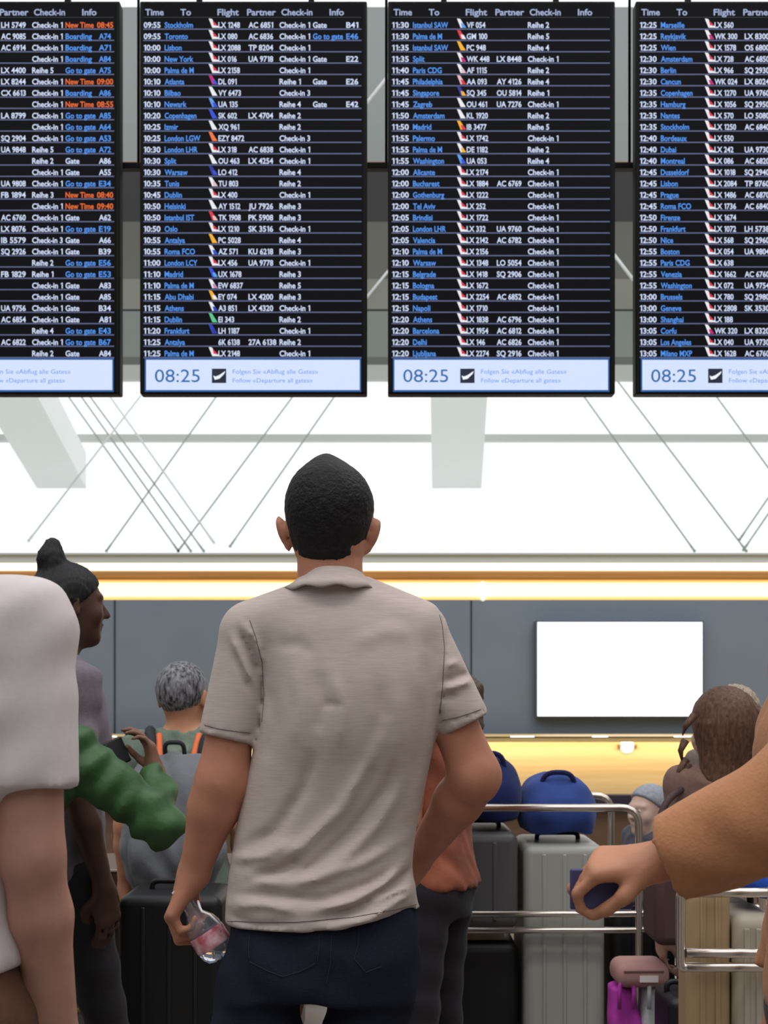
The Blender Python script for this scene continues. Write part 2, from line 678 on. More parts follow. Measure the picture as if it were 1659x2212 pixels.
# ---------------------------------------------------------------- check-in desk, TV, downlight
M_honey = mat('honey_maple', (226, 190, 130), 0.4, noise=0.16, nscale=3.0, stretch=(0.25, 1, 9), rgb2=(238, 208, 154))
M_honey2 = mat('honey_worktop', (240, 206, 140), 0.4)
M_darkplinth = mat('dark_navy_plinth', (46, 42, 56), 0.5)
M_brownfront = mat('brown_desk_front', (120, 92, 72), 0.45, noise=0.1, nscale=3, stretch=(0.3, 1, 6))
t = thing('check_in_counter', 'long honey-coloured wooden check-in counter running along the slate wall', 'counter', (0, 11.1, 0))
bm = bmesh.new()
box(bm, (-10.5, 10.80, 1.035), (10.5, 11.5, 1.05), 0.003)
box(bm, (-10.5, 10.80, 1.008), (10.5, 10.815, 1.05), 0.003)
put('worktop', bm_mesh(bm), M_honey2, t)
bm = bmesh.new()
box(bm, (-10.5, 11.0, 0.60), (10.5, 11.4, 1.03))
put('upper_front_panel', bm_mesh(bm), M_honey, t)
bm = bmesh.new()
box(bm, (-10.5, 10.93, 0.50), (10.5, 11.4, 0.60), 0.008)
put('bumper_rail', bm_mesh(bm), M_darkplinth, t)
bm = bmesh.new()
box(bm, (-10.5, 11.02, 0.0), (10.5, 11.4, 0.50))
put('lower_front_panel', bm_mesh(bm), M_brownfront, t)
rr = random.Random(4)
for x in np.arange(-10.2, 10.2, 0.62):
    w = rr.uniform(0.10, 0.2)
    bm = bmesh.new()
    box(bm, (x, 10.79, 1.045), (x + w, 10.802, 1.054), 0.002)
    put('led_marker', bm_mesh(bm), mat('led_marker_white', (255, 255, 255), 0.3, emit=1.6), t)

t = thing('television', 'large wall-mounted screen glowing white on the slate wall, right of the man', 'television', (0, 11.75, 0))
a, b = P(1161, 1344, 11.7), P(1517, 1547, 11.7)
bm = bmesh.new()
box(bm, (a.x - 0.015, 11.705, b.z - 0.015), (b.x + 0.015, 11.8, a.z + 0.015), 0.006)
put('frame', bm_mesh(bm), mat('grey_bezel', (96, 102, 118), 0.4), t)
bm = bmesh.new()
box(bm, (a.x, 11.698, b.z), (b.x, 11.706, a.z))
put('screen', bm_mesh(bm), mat('white_screen', (250, 250, 255), 0.3, emit=1.15, emit_rgb=(255, 255, 255)), t)
for px, py, w in ((1247, 1381, 9), (1367, 1447, 11)):
    p = P(px, py, 11.697)
    q = w * 11.7 / F / 2
    bm = bmesh.new()
    for k in range(3):
        box(bm, (p.x - q + k * q * 0.7, 11.695, p.z - 0.008 - 0.004 * k), (p.x - q + k * q * 0.7 + q * 0.55, 11.6975, p.z + 0.006 - 0.003 * k))
    put('screen_mark', bm_mesh(bm), mat('lilac_pixels', (190, 190, 250), 0.4, emit=0.8), t)

p = P(1355, 1612, 10.98)
t = thing('spotlight', 'small round white light fitted in the wooden counter front below the screen', 'lamp', (p.x, 11.0, p.z))
bm = bmesh.new()
lathe(bm, [(0, -0.005), (0.05, -0.005), (0.055, 0.012), (0.04, 0.03), (0, 0.032)], (p.x, 11.0, p.z), (0, -1, 0), 20)
put('lamp_body', bm_mesh(bm), mat('lamp_white', (255, 255, 250), 0.3, emit=1.2), t)
for s in (-1, 1):
    bm = bmesh.new()
    box(bm, (p.x + s * 0.062 - 0.012, 10.965, p.z - 0.014), (p.x + s * 0.062 + 0.012, 11.0, p.z + 0.014), 0.004)
    put('bracket', bm_mesh(bm), mat('bronze', (150, 110, 60), 0.4, 0.5), t)

# ---------------------------------------------------------------- flight information boards
BD = 6.0
PX = BD / F                     # metres per photograph pixel at the boards
M_bezel = mat('board_bezel', (10, 11, 14), 0.55, spec=0.2)
M_screen = mat('board_screen', (5, 5, 8), 0.5, spec=0.12, emit=0.15, emit_rgb=(20, 21, 30))


def ematl(name, rgb, s=1.0):
    return mat(name, (10, 10, 12), 0.5, emit=s, emit_rgb=rgb)


E_white = ematl('text_white', (206, 218, 245), 1.0)
E_head = ematl('text_header', (158, 172, 208), 1.0)
E_blue = ematl('text_blue', (74, 142, 232), 1.0)
E_orange = ematl('text_orange', (226, 98, 34), 1.0)
E_rule = ematl('text_rule', (84, 92, 128), 1.0)
E_foot = ematl('footer_pale_blue', (214, 227, 255), 0.98)
E_footb = ematl('footer_border', (34, 92, 160), 0.9)
E_clock = ematl('clock_blue', (32, 102, 172), 0.95)
E_note = ematl('note_blue', (96, 146, 236), 1.0)
E_navy = ematl('icon_navy', (14, 28, 52), 1.0)
TEXTM = [E_white, E_blue, E_orange, E_rule]
FINC = {'w': (238, 238, 244), 'r': (222, 44, 66), 'm': (196, 12, 120), 'b': (44, 74, 214), 's': (90, 160, 236), 'n': (34, 40, 150),
        'o': (240, 116, 56), 'y': (246, 178, 30), 'g': (88, 200, 140), 'p': (190, 140, 190), 'd': (30, 60, 190), 'k': (226, 190, 198)}
FINM = {k: ematl('fin_' + k, v, 0.95) for k, v in FINC.items()}
FINI = {}
for k in FINM:
    FINI[k] = len(TEXTM)
    TEXTM.append(FINM[k])
AIR = {'LX': 'wr', 'DL': 'mb', 'VY': 'ww', 'UA': 'sb', 'SK': 'bb', 'XQ': 'ww', 'EZY': 'oo', 'OU': 'ww', 'LO': 'nb', 'TU': 'wk', 'AY': 'ww',
       'TK': 'rk', 'PC': 'yy', 'AZ': 'wb', 'UX': 'bs', 'EW': 'wp', 'EY': 'yw', 'A3': 'wd', 'EI': 'gg', 'LH': 'dn', 'VF': 'ws', 'GM': 'rw',
       'WK': 'wm', 'AF': 'wk', 'AA': 'kr', 'SQ': 'ny', 'KL': 'ww', 'IB': 'yr', 'DE': 'wy'}
TC = {}


ADV = {}


def glyphs(s, bold=0.0):
    """a line set letter by letter; the figure one gets its flag, which the built-in face lacks"""
    key = ('line', s, bold)
    if key in TC:
        return TC[key]
    vs, fs, x = [], [], 0.0
    for ch in s:
        if ch not in ADV:
            ADV[ch] = raw('H' + ch + 'H', 0.0)[3] - raw('HH', 0.0)[3]
        adv = ADV[ch]
        if ch != ' ':
            v, q, w0, w = raw(ch, bold)
            sh = x
            if ch == '1':
                adv = 0.40
                sh = x + 0.20 - w0
            n = len(vs)
            vs += [(p[0] + sh, p[1], p[2]) for p in v]
            fs += [tuple(n + i for i in t) for t in q]
            if ch == '1':
                n = len(vs)
                top = max(p[1] for p in v)
                xl = sh + w0
                vs += [(xl + 0.01, top, 0.0), (xl - 0.13, top - 0.11, 0.0), (xl - 0.13, top - 0.21, 0.0), (xl + 0.01, top - 0.11, 0.0)]
                fs.append((n, n + 1, n + 2, n + 3))
        x += adv
    TC[key] = (vs, fs, min([v[0] for v in vs] or [0]), max([v[0] for v in vs] or [0]))
    return TC[key]


def raw(s, bold=0.0):
    """text outlines as (vertices, faces) in em units, cached"""
    key = (s, bold)
    if key not in TC:
        cu = bpy.data.curves.new('lettering', 'FONT')
        cu.body = s
        cu.size = 1.0
        cu.resolution_u = 3
        cu.offset = bold
        ob = bpy.data.objects.new('lettering', cu)
        me = bpy.data.meshes.new_from_object(ob)
        vs = [tuple(v.co) for v in me.vertices]
        fs = [tuple(p.vertices) for p in me.polygons]
        bpy.data.objects.remove(ob)
        bpy.data.curves.remove(cu)
        bpy.data.meshes.remove(me)
        w = max([v[0] for v in vs] or [0])
        w0 = min([v[0] for v in vs] or [0])
        TC[key] = (vs, fs, w0, w)
    return TC[key]


class Sheet:
    """flat lettering collected into one mesh, laid out in board pixels (x right, y down)"""

    def __init__(self, x0, y):
        self.v, self.f, self.m = [], [], []
        self.x0, self.y = x0, y

    def pt(self, px, py, lift=0.0):
        return ((self.x0 + px - 829.5) * PX, self.y - lift, CAM_H - (py - 1500) * PX)

    def text(self, s, px, py, cap, mi, width=None, right=False, bold=0.022, xs=1.0, lift=0.0):
        vs, fs, w0, w = glyphs(s, bold)
        k = cap / 0.73
        kx = k * xs
        if width:
            kx = width / max(w - w0, 1e-3)
        off = px - (w * kx if right else w0 * kx)
        n = len(self.v)
        self.v += [self.pt(off + a * kx, py - b * k, lift) for a, b, _ in vs]
        self.f += [tuple(n + i for i in q) for q in fs]
        self.m += [mi] * len(fs)

    def poly(self, pts, mi, lift=0.0):
        n = len(self.v)
        self.v += [self.pt(a, b, lift) for a, b in pts]
        self.f.append(tuple(range(n, n + len(pts))))
        self.m.append(mi)

    def rect(self, a, b, c, d, mi, lift=0.0):
        self.poly([(a, b), (c, b), (c, d), (a, d)], mi, lift)

    def mesh(self):
        me = bpy.data.meshes.new('lettering')
        me.from_pydata(self.v, [], self.f)
        me.polygons.foreach_set('material_index', self.m)
        me.update()
        return me


C1, C3, R1, R2, R3, R4, R5 = 'Check-in 1', 'Check-in 3', 'Reihe 1', 'Reihe 2', 'Reihe 3', 'Reihe 4', 'Reihe 5'
ROWS1 = '''|||LH 5749|C1|New Time|08:45
|||AC 9085|C1|Boarding|A74
|||AC 6914|C1|Boarding|A71
||||C1|Boarding|A84
|||LX 4400|R5|Go to gate|A75
|||LX 8244|C1|New Time|09:00
|||CX 6613|C1|Boarding|A86
||||C1|New Time|08:55
|||LA 8799|C1|Go to gate|A85
||||C1|Go to gate|A64
|||SQ 2904|C1|Go to gate|A53
|||UA 9848|R5|Go to gate|A72
||||R2|Gate|A86
||||C1|Gate|A55
|||UA 9808|C1|Go to gate|E34
|||FB 1894|R3|New Time|08:40
||||C1|New Time|09:40
|||AC 6760|C1|Gate|A62
|||LX 8076|C1|Go to gate|E19
|||IB 5579|C3|Gate|A66
|||SQ 2926|C1|Gate|B39
||||R2|Go to gate|E56
|||FB 1829|R1|Go to gate|E53
||||C1|Gate|A83
||||C1|Gate|A85
|||UA 9756|C1|Gate|B34
|||AC 6854|C1|Gate|A81
||||R4|Go to gate|E43
|||AC 6822|C1|Go to gate|B67
||||R2|Gate|A84'''
ROWS2 = '''09:55|Stockholm|LX 1248|AC 6851|C1|Gate|B41
09:55|Toronto|LX 080|AC 6836|C1|Go to gate|E46
10:00|Lisbon|LX 2088|TP 8204|C1||
10:00|New York|LX 016|UA 9718|C1|Gate|E22
10:00|Palma de M|LX 2158||C1||
10:10|Atlanta|DL 091||R1|Gate|E26
10:10|Bilbao|VY 6473||C3||
10:10|Newark|UA 135||R4|Gate|E42
10:20|Copenhagen|SK 602|LX 4704|R2||
10:25|Izmir|XQ 961||R2||
10:25|London LGW|EZY 8472||C3||
10:30|London LHR|LX 318|AC 6838|C1||
10:30|Split|OU 463|LX 4254|C1||
10:30|Warsaw|LO 412||R4||
10:35|Tunis|TU 803||R2||
10:45|Dublin|LX 400||C1||
10:50|Helsinki|AY 1512|JU 7926|R3||
10:50|Istanbul IST|TK 1908|PK 5908|R3||
10:50|Oslo|LX 1210|SK 3516|C1||
10:55|Antalya|PC 5028||R4||
10:55|Roma FCO|AZ 571|KU 6218|R3||
11:00|London LCY|LX 456|UA 9778|C1||
11:10|Madrid|UX 1678||R3||
11:10|Palma de M|EW 6837||R5||
11:15|Abu Dhabi|EY 074|LX 4200|R3||
11:15|Athens|A3 851|LX 4320|C1||
11:15|Dublin|EI 343||R2||
11:20|Frankfurt|LH 1187||C1||
11:25|Antalya|6K 6138|27A 6138|R2||
11:25|Palma de M|LX 2148||C1||'''
ROWS3 = '''11:30|Istanbul SAW|VF 054||R2||
11:30|Palma de M|GM 100||R5||
11:35|Istanbul SAW|PC 948||R4||
11:35|Split|WK 448|LX 8448|C1||
11:40|Paris CDG|AF 1115||R2||
11:45|Philadelphia|AA 093|AY 4126|R4||
11:45|Singapore|SQ 345|OU 5814|R1||
11:45|Zagreb|OU 461|UA 7276|C1||
11:50|Amsterdam|KL 1920||R2||
11:50|Madrid|IB 3477||R5||
11:55|Palermo|LX 1742||C1||
11:55|Palma de M|DE 1182||R2||
11:55|Washington|UA 053||R4||
12:00|Alicante|LX 2174||C1||
12:00|Bucharest|LX 1884|AC 6769|C1||
12:00|Gothenburg|LX 1222||C1||
12:00|Tel Aviv|LX 252||C1||
12:05|Brindisi|LX 1722||C1||
12:05|London LHR|LX 332|UA 9760|C1||
12:05|Valencia|LX 2142|AC 6782|C1||
12:10|Palma de M|LX 2156||C1||
12:10|Warsaw|LX 1348|LO 5054|C1||
12:15|Belgrade|LX 1418|SQ 2906|C1||
12:15|Bologna|LX 1672||C1||
12:15|Budapest|LX 2254|AC 6852|C1||
12:15|Napoli|LX 1710||C1||
12:20|Athens|LX 1838|AC 6796|C1||
12:20|Barcelona|LX 1954|AC 6812|C1||
12:20|Delhi|LX 146|AC 6826|C1||
12:20|Ljubljana|LX 2274|SQ 2916|C1||'''
ROWS4 = '''12:25|Marseille|LX 560||C1||
12:25|Reykjavik|WK 300|LX 8300|C1||
12:25|Wien|LX 1578|OS 6800|C1||
12:30|Amsterdam|LX 728|AC 6850|C1||
12:30|Berlin|LX 966|SQ 2930|C1||
12:30|Cancun|WK 024|LX 8024|C1||
12:35|Copenhagen|LX 1270|UA 9760|C1||
12:35|Hamburg|LX 1056|SQ 2950|C1||
12:35|Nantes|LX 570|LO 5080|C1||
12:35|Stockholm|LX 1250|AC 6840|C1||
12:40|Bordeaux|LX 550||C1||
12:40|Dubai|LX 242|UA 9730|C1||
12:40|Montreal|LX 086|AC 6820|C1||
12:45|Dusseldorf|LX 1018|SQ 2940|C1||
12:45|Lisbon|LX 2084|TP 8760|C1||
12:45|Prague|LX 1486|AC 6870|C1||
12:45|Roma FCO|LX 1736|AC 6840|C1||
12:50|Firenze|LX 1674||C1||
12:50|Frankfurt|LX 1072|LH 5738|C1||
12:50|Nice|LX 568|SQ 2960|C1||
12:55|Boston|LX 054|UA 9804|C1||
12:55|Paris CDG|LX 638||C1||
12:55|Venezia|LX 1662|AC 6760|C1||
12:55|Washington|LX 072|UA 9754|C1||
13:00|Brussels|LX 780|SQ 2980|C1||
13:00|Geneve|LX 2808|SK 3530|C1||
13:00|Shanghai|LX 188||C1||
13:05|Corfu|WK 320|LX 8320|C1||
13:05|Los Angeles|LX 040|UA 9730|C1||
13:05|Milano MXP|LX 1628|AC 6760|C1||'''
CODE = {'C1': C1, 'C3': C3, 'R1': R1, 'R2': R2, 'R3': R3, 'R4': R4, 'R5': R5}


def board(x0, rows, label):
    """x0: left outer edge of the housing in photograph pixels"""
    W, TOP, BOT = 491, 2, 851
    yf = BD
    c = P(x0 + W / 2, BOT, BD)
    t = thing('flight_information_board', label, 'information board', (c.x, BD + 0.04, c.z), 'departure boards hung in a row')
    L, R = (x0 - 829.5) * PX, (x0 + W - 829.5) * PX
    zt, zb = CAM_H - (TOP - 1500) * PX, CAM_H - (BOT - 1500) * PX
    bm = bmesh.new()
    box(bm, (L, yf, zb), (R, yf + 0.075, zt), 0.006, 2)
    put('housing', bm_mesh(bm), M_bezel, t)
    bm = bmesh.new()
    box(bm, (L + 9 * PX, yf - 0.003, zb + 4 * PX), (R - 9 * PX, yf + 0.002, zt - 6 * PX))
    put('screen', bm_mesh(bm), M_screen, t)
    yl = yf - 0.0045
    s = Sheet(x0, yl)
    for txt, px, w in (('Time', 12, 40), ('To', 88, 23), ('Flight', 168, 46), ('Partner', 232, 62), ('Check-in', 306, 67), ('Info', 410, 31)):
        s.text(txt, px, 34, 14, 0, w)
    s.rect(8, 38, 478, 39.4, 1)
    put('header_row', s.mesh(), [E_head, ematl('faint_rule', (40, 43, 58))], t)
    for i, line in enumerate(rows.split('\n')):
        tm, dest, fl, pa, chk, info, gate = line.split('|')
        yy = 61 + 24.45 * i
        s = Sheet(x0, yl)
        s.rect(8, yy + 1.6, 479, yy + 4.2, 3, -0.0003)
        if tm:
            s.text(tm, 9, yy, 12.5, 0, 36)
            s.text(dest, 54, yy, 12.5, 1, xs=0.80 if len(dest) > 9 else 0.84)
            al = fl.split(' ')[0]
            if al in AIR:
                a, b = AIR[al]
                q = yy - 20
                s.poly([(149, q), (156, q + 1), (168, q + 20), (157, q + 20)], FINI[a])
                if b != a:
                    s.poly([(157.5, q + 5), (163, q + 9), (168, q + 15), (160, q + 15)] if al == 'LX' else [(157, q + 10), (163, q + 11), (169, q + 20), (160, q + 20)], FINI[b], 0.0003)
                if al == 'LX':
                    s.poly([(156, q + 16), (170, q + 16), (172, q + 20), (157, q + 20)], FINI['w'], 0.0005)
            s.text(fl, 170, yy, 12.5, 0, xs=0.82)
        if pa:
            s.text(pa, 235, yy, 12.5, 0, min(60, 7.6 * len(pa)))
        if chk:
            s.text(CODE[chk], 302, yy, 12.5, 0, {'C': 66, 'R': 46}[chk[0]])
        if info:
            mi = 0 if info == 'Gate' else (2 if info == 'New Time' else 1)
            s.text(info, 374, yy, 12.5, mi, {'Gate': 30, 'New Time': 61, 'Go to gate': 65, 'Boarding': 57}[info])
            s.text(gate, 474 if mi != 2 else 477, yy, 12.5, mi, 27 if mi != 2 else 36, right=False) if False else s.text(gate, 446 if mi != 2 else 442, yy, 12.5, mi, 26 if mi != 2 else 35)
        put('flight_row', s.mesh(), TEXTM, t)
    s = Sheet(x0, yl)
    s.rect(11, 774, 478, 847, 0)
    s.rect(14, 778, 475, 843, 1, 0.0006)
    fo = put('footer_panel', s.mesh(), [E_footb, E_foot], t)
    s = Sheet(x0, yl - 0.0012)
    s.text('08:25', 33, 826, 29, 0, 97, bold=0.0)
    put('clock_digits', s.mesh(), E_clock, fo)
    s = Sheet(x0, yl - 0.0012)
    s.rect(156, 797, 187, 828, 0)
    s.poly([(159, 812), (164, 814), (172, 811), (185, 802), (183, 808), (172, 819), (162, 821)], 1, 0.0004)
    put('plane_icon', s.mesh(), [E_navy, ematl('icon_white', (240, 245, 255))], fo)
    s = Sheet(x0, yl - 0.0012)
    s.text('Folgen Sie «Abflug alle Gates»', 201, 808, 10, 0, 184, bold=0.0)
    s.text('Follow «Departure all gates»', 201, 827, 10, 0, 172, bold=0.0)
    put('notice_text', s.mesh(), E_note, fo)
    # two brackets that carry it
    for k in (0.25, 0.75):
        xm = L + (R - L) * k
        bm = bmesh.new()
        box(bm, (xm - 0.03, yf + 0.07, CAM_H + (1500 - 365) * PX - 0.25), (xm + 0.03, yf + 0.11, CAM_H + (1500 - 365) * PX + 0.25), 0.005)
        box(bm, (xm - 0.012, yf + 0.08, zt - 0.05), (xm + 0.012, yf + 0.104, zt + 1.2))
        put('mounting_bracket', bm_mesh(bm), M_bezel, t)
    return t


board(-232, ROWS1, 'departure board cut by the left edge, with orange New Time entries')
board(302, ROWS2, 'departure board above the man, flights 09:55 Stockholm to 11:25')
board(838, ROWS3, 'departure board right of the man, flights 11:30 Istanbul to 12:20 Ljubljana')
board(1373, ROWS4, 'departure board cut by the right edge, flights from 12:25 Marseille')

t = thing('mounting_rail', 'black horizontal rail behind the departure boards that carries them all', 'rail', (0, 6.14, 4.0))
bm = bmesh.new()
z = CAM_H + (1500 - 361) * 6.14 / F
box(bm, (-5, 6.115, z - 0.013), (5, 6.165, z + 0.013), 0.003)
put('rail_bar', bm_mesh(bm), M_bezel, t)
bm = bmesh.new()
for x in (-3.2, -1.06, 0.01, 1.06, 3.2):
    tube(bm, [(x, 6.14, z), (x, 6.14, z + 5)], 0.006, 8)
put('suspension_cable', bm_mesh(bm), M_bezel, t)


# ---------------------------------------------------------------- people: shared builders
def V3(*a):
    return np.array(a, float)


def unit(v):
    v = np.array(v, float)
    return v / max(np.linalg.norm(v), 1e-9)


def hand(f, W, d, n, s=1.0, curl=(0.6, 0.9, 0.6), spread=1.0, thumb=0.5, side=None, k=0.006):
    """palm and five bent fingers. W wrist, d towards the fingers, n the way the palm faces, side towards the thumb"""
    d = unit(d)
    n = unit(np.array(n, float) - d * float(np.dot(n, d)))
    t = unit(side - d * float(np.dot(side, d)) - n * float(np.dot(side, n))) if side is not None else np.cross(d, n)
    W = np.array(W, float)
    L = [0.088, 0.092, 0.086, 0.078]
    X = [0.028, 0.0095, -0.0095, -0.0275]
    seg = [(0.042, 0.026, 0.020), (0.046, 0.030, 0.021), (0.042, 0.028, 0.020), (0.033, 0.021, 0.018)]
    rad = [0.0095, 0.0098, 0.0092, 0.0082]
    f.cone(W, W + d * 0.03 * s, 0.026 * s, 0.022 * s, 0.02)
    for i in range(4):
        base = W + t * X[i] * 0.55 * s + d * 0.012 * s
        kn = W + d * L[i] * s + t * X[i] * s
        f.cone(base, kn, 0.0155 * s, 0.0125 * s, 0.014)
        p = kn
        a = 0.0
        for j in range(3):
            a += curl[j] * (1 + 0.08 * i)
            dd = unit(d * math.cos(a) + n * math.sin(a) + t * X[i] * 2.2 * spread * (0.3 if j else 1))
            q = p + dd * seg[i][j] * s
            r0 = rad[i] * (1 - 0.1 * j) * s
            f.cone(p, q, r0 * 1.04, r0 * 0.93, 0.004 if j or True else k)
            p = q
    b = W + d * 0.022 * s + t * 0.020 * s + n * 0.004
    m = b + unit(d * 0.75 + t * 0.62 + n * (0.25 + thumb * 0.5)) * 0.045 * s
    e = m + unit(d * 0.85 + t * (0.25 - thumb * 0.5) + n * (0.15 + thumb)) * 0.034 * s
    g = e + unit(d * 0.85 + t * (0.05 - thumb * 0.7) + n * (0.1 + thumb)) * 0.026 * s
    f.cone(b, m, 0.0165 * s, 0.0125 * s, 0.012)
    f.cone(m, e, 0.0118 * s, 0.0105 * s, 0.005)
    f.cone(e, g, 0.0105 * s, 0.0088 * s, 0.004)


def rotz(a):
    return np.array([[math.cos(a), -math.sin(a), 0], [math.sin(a), math.cos(a), 0], [0, 0, 1.0]])


def head(f, c, s=1.0, turn=0.0, nod=0.0):
    """skull, jaw, nose, lips, sockets, ears. faces +Y before turning"""
    Rz = rotz(turn)
    Rx = np.array([[1, 0, 0], [0, math.cos(nod), -math.sin(nod)], [0, math.sin(nod), math.cos(nod)]])
    R = Rz @ Rx

    def w(x, y, z):
        return np.array(c) + R @ V3(x * s, y * s, z * s)
    A = R.T
    f.ell(w(0, -0.012, 0.026), (0.076 * s, 0.094 * s, 0.088 * s), 0.03, R=A)
    f.ell(w(0, 0.022, -0.030), (0.060 * s, 0.068 * s, 0.083 * s), 0.03, R=A)
    f.ell(w(0, 0.064, -0.090), (0.024 * s, 0.020 * s, 0.018 * s), 0.03, R=A)
    for q in (-1, 1):
        f.ell(w(q * 0.044, 0.058, -0.022), (0.020 * s, 0.018 * s, 0.022 * s), 0.02, R=A)
        f.cone(w(q * 0.012, 0.084, 0.026), w(q * 0.046, 0.070, 0.028), 0.009 * s, 0.008 * s, 0.012)
        f.cone(w(q * 0.031, 0.100, 0.006), w(q * 0.033, 0.098, 0.006), 0.015 * s, 0.015 * s, 0.010, minus=True)
        f.ell(w(q * 0.031, 0.072, 0.006), (0.0135 * s, 0.0135 * s, 0.0115 * s), 0.003, R=A)
        f.ell(w(q * 0.080, -0.012, -0.004), (0.009 * s, 0.018 * s, 0.031 * s), 0.006, R=A @ rotz(-q * 0.45).T)
        f.ell(w(q * 0.088, -0.004, 0.000), (0.005 * s, 0.009 * s, 0.017 * s), 0.004, minus=True, R=A)
    f.cone(w(0, 0.084, 0.014), w(0, 0.107, -0.022), 0.0085 * s, 0.0115 * s, 0.010)
    for q in (-1, 1):
        f.cone(w(q * 0.011, 0.092, -0.026), w(q * 0.012, 0.092, -0.026), 0.0085 * s, 0.008 * s, 0.006)
    f.ell(w(0, 0.086, -0.050), (0.023 * s, 0.010 * s, 0.0065 * s), 0.005, R=A)
    f.ell(w(0, 0.083, -0.061), (0.019 * s, 0.010 * s, 0.0070 * s), 0.005, R=A)
    f.ell(w(0, 0.098, -0.0555), (0.022 * s, 0.010 * s, 0.0016 * s), 0.002, minus=True, R=A)
    return w, A


SKINM = {}


def skin(name, rgb):
    return mat('skin_' + name, rgb, 0.5, noise=0.06, nscale=30, bump=0.10, bscale=180, sss=0.12, spec=0.35)


def cloth(name, rgb, noise=0.06, scale=90, stretch=(1, 1, 1), bump=0.25, rough=0.85):
    return mat('cloth_' + name, rgb, rough, noise=noise, nscale=scale, stretch=stretch, bump=bump, bscale=220, spec=0.2, sheen=0.1)


def hairm(name, rgb, rgb2=None, noise=0.3):
    return mat('hair_' + name, rgb, 0.55, noise=noise, nscale=120, stretch=(1, 1, 0.25), bump=0.6, bscale=160, rgb2=rgb2, spec=0.3)


def wob(X, Y, Z, fr, ph=0.0):
    return np.sin(X * fr + ph) * np.sin(Y * fr * 1.13 + 1.7 + ph) * np.sin(Z * fr * 0.87 + 0.4 + ph)


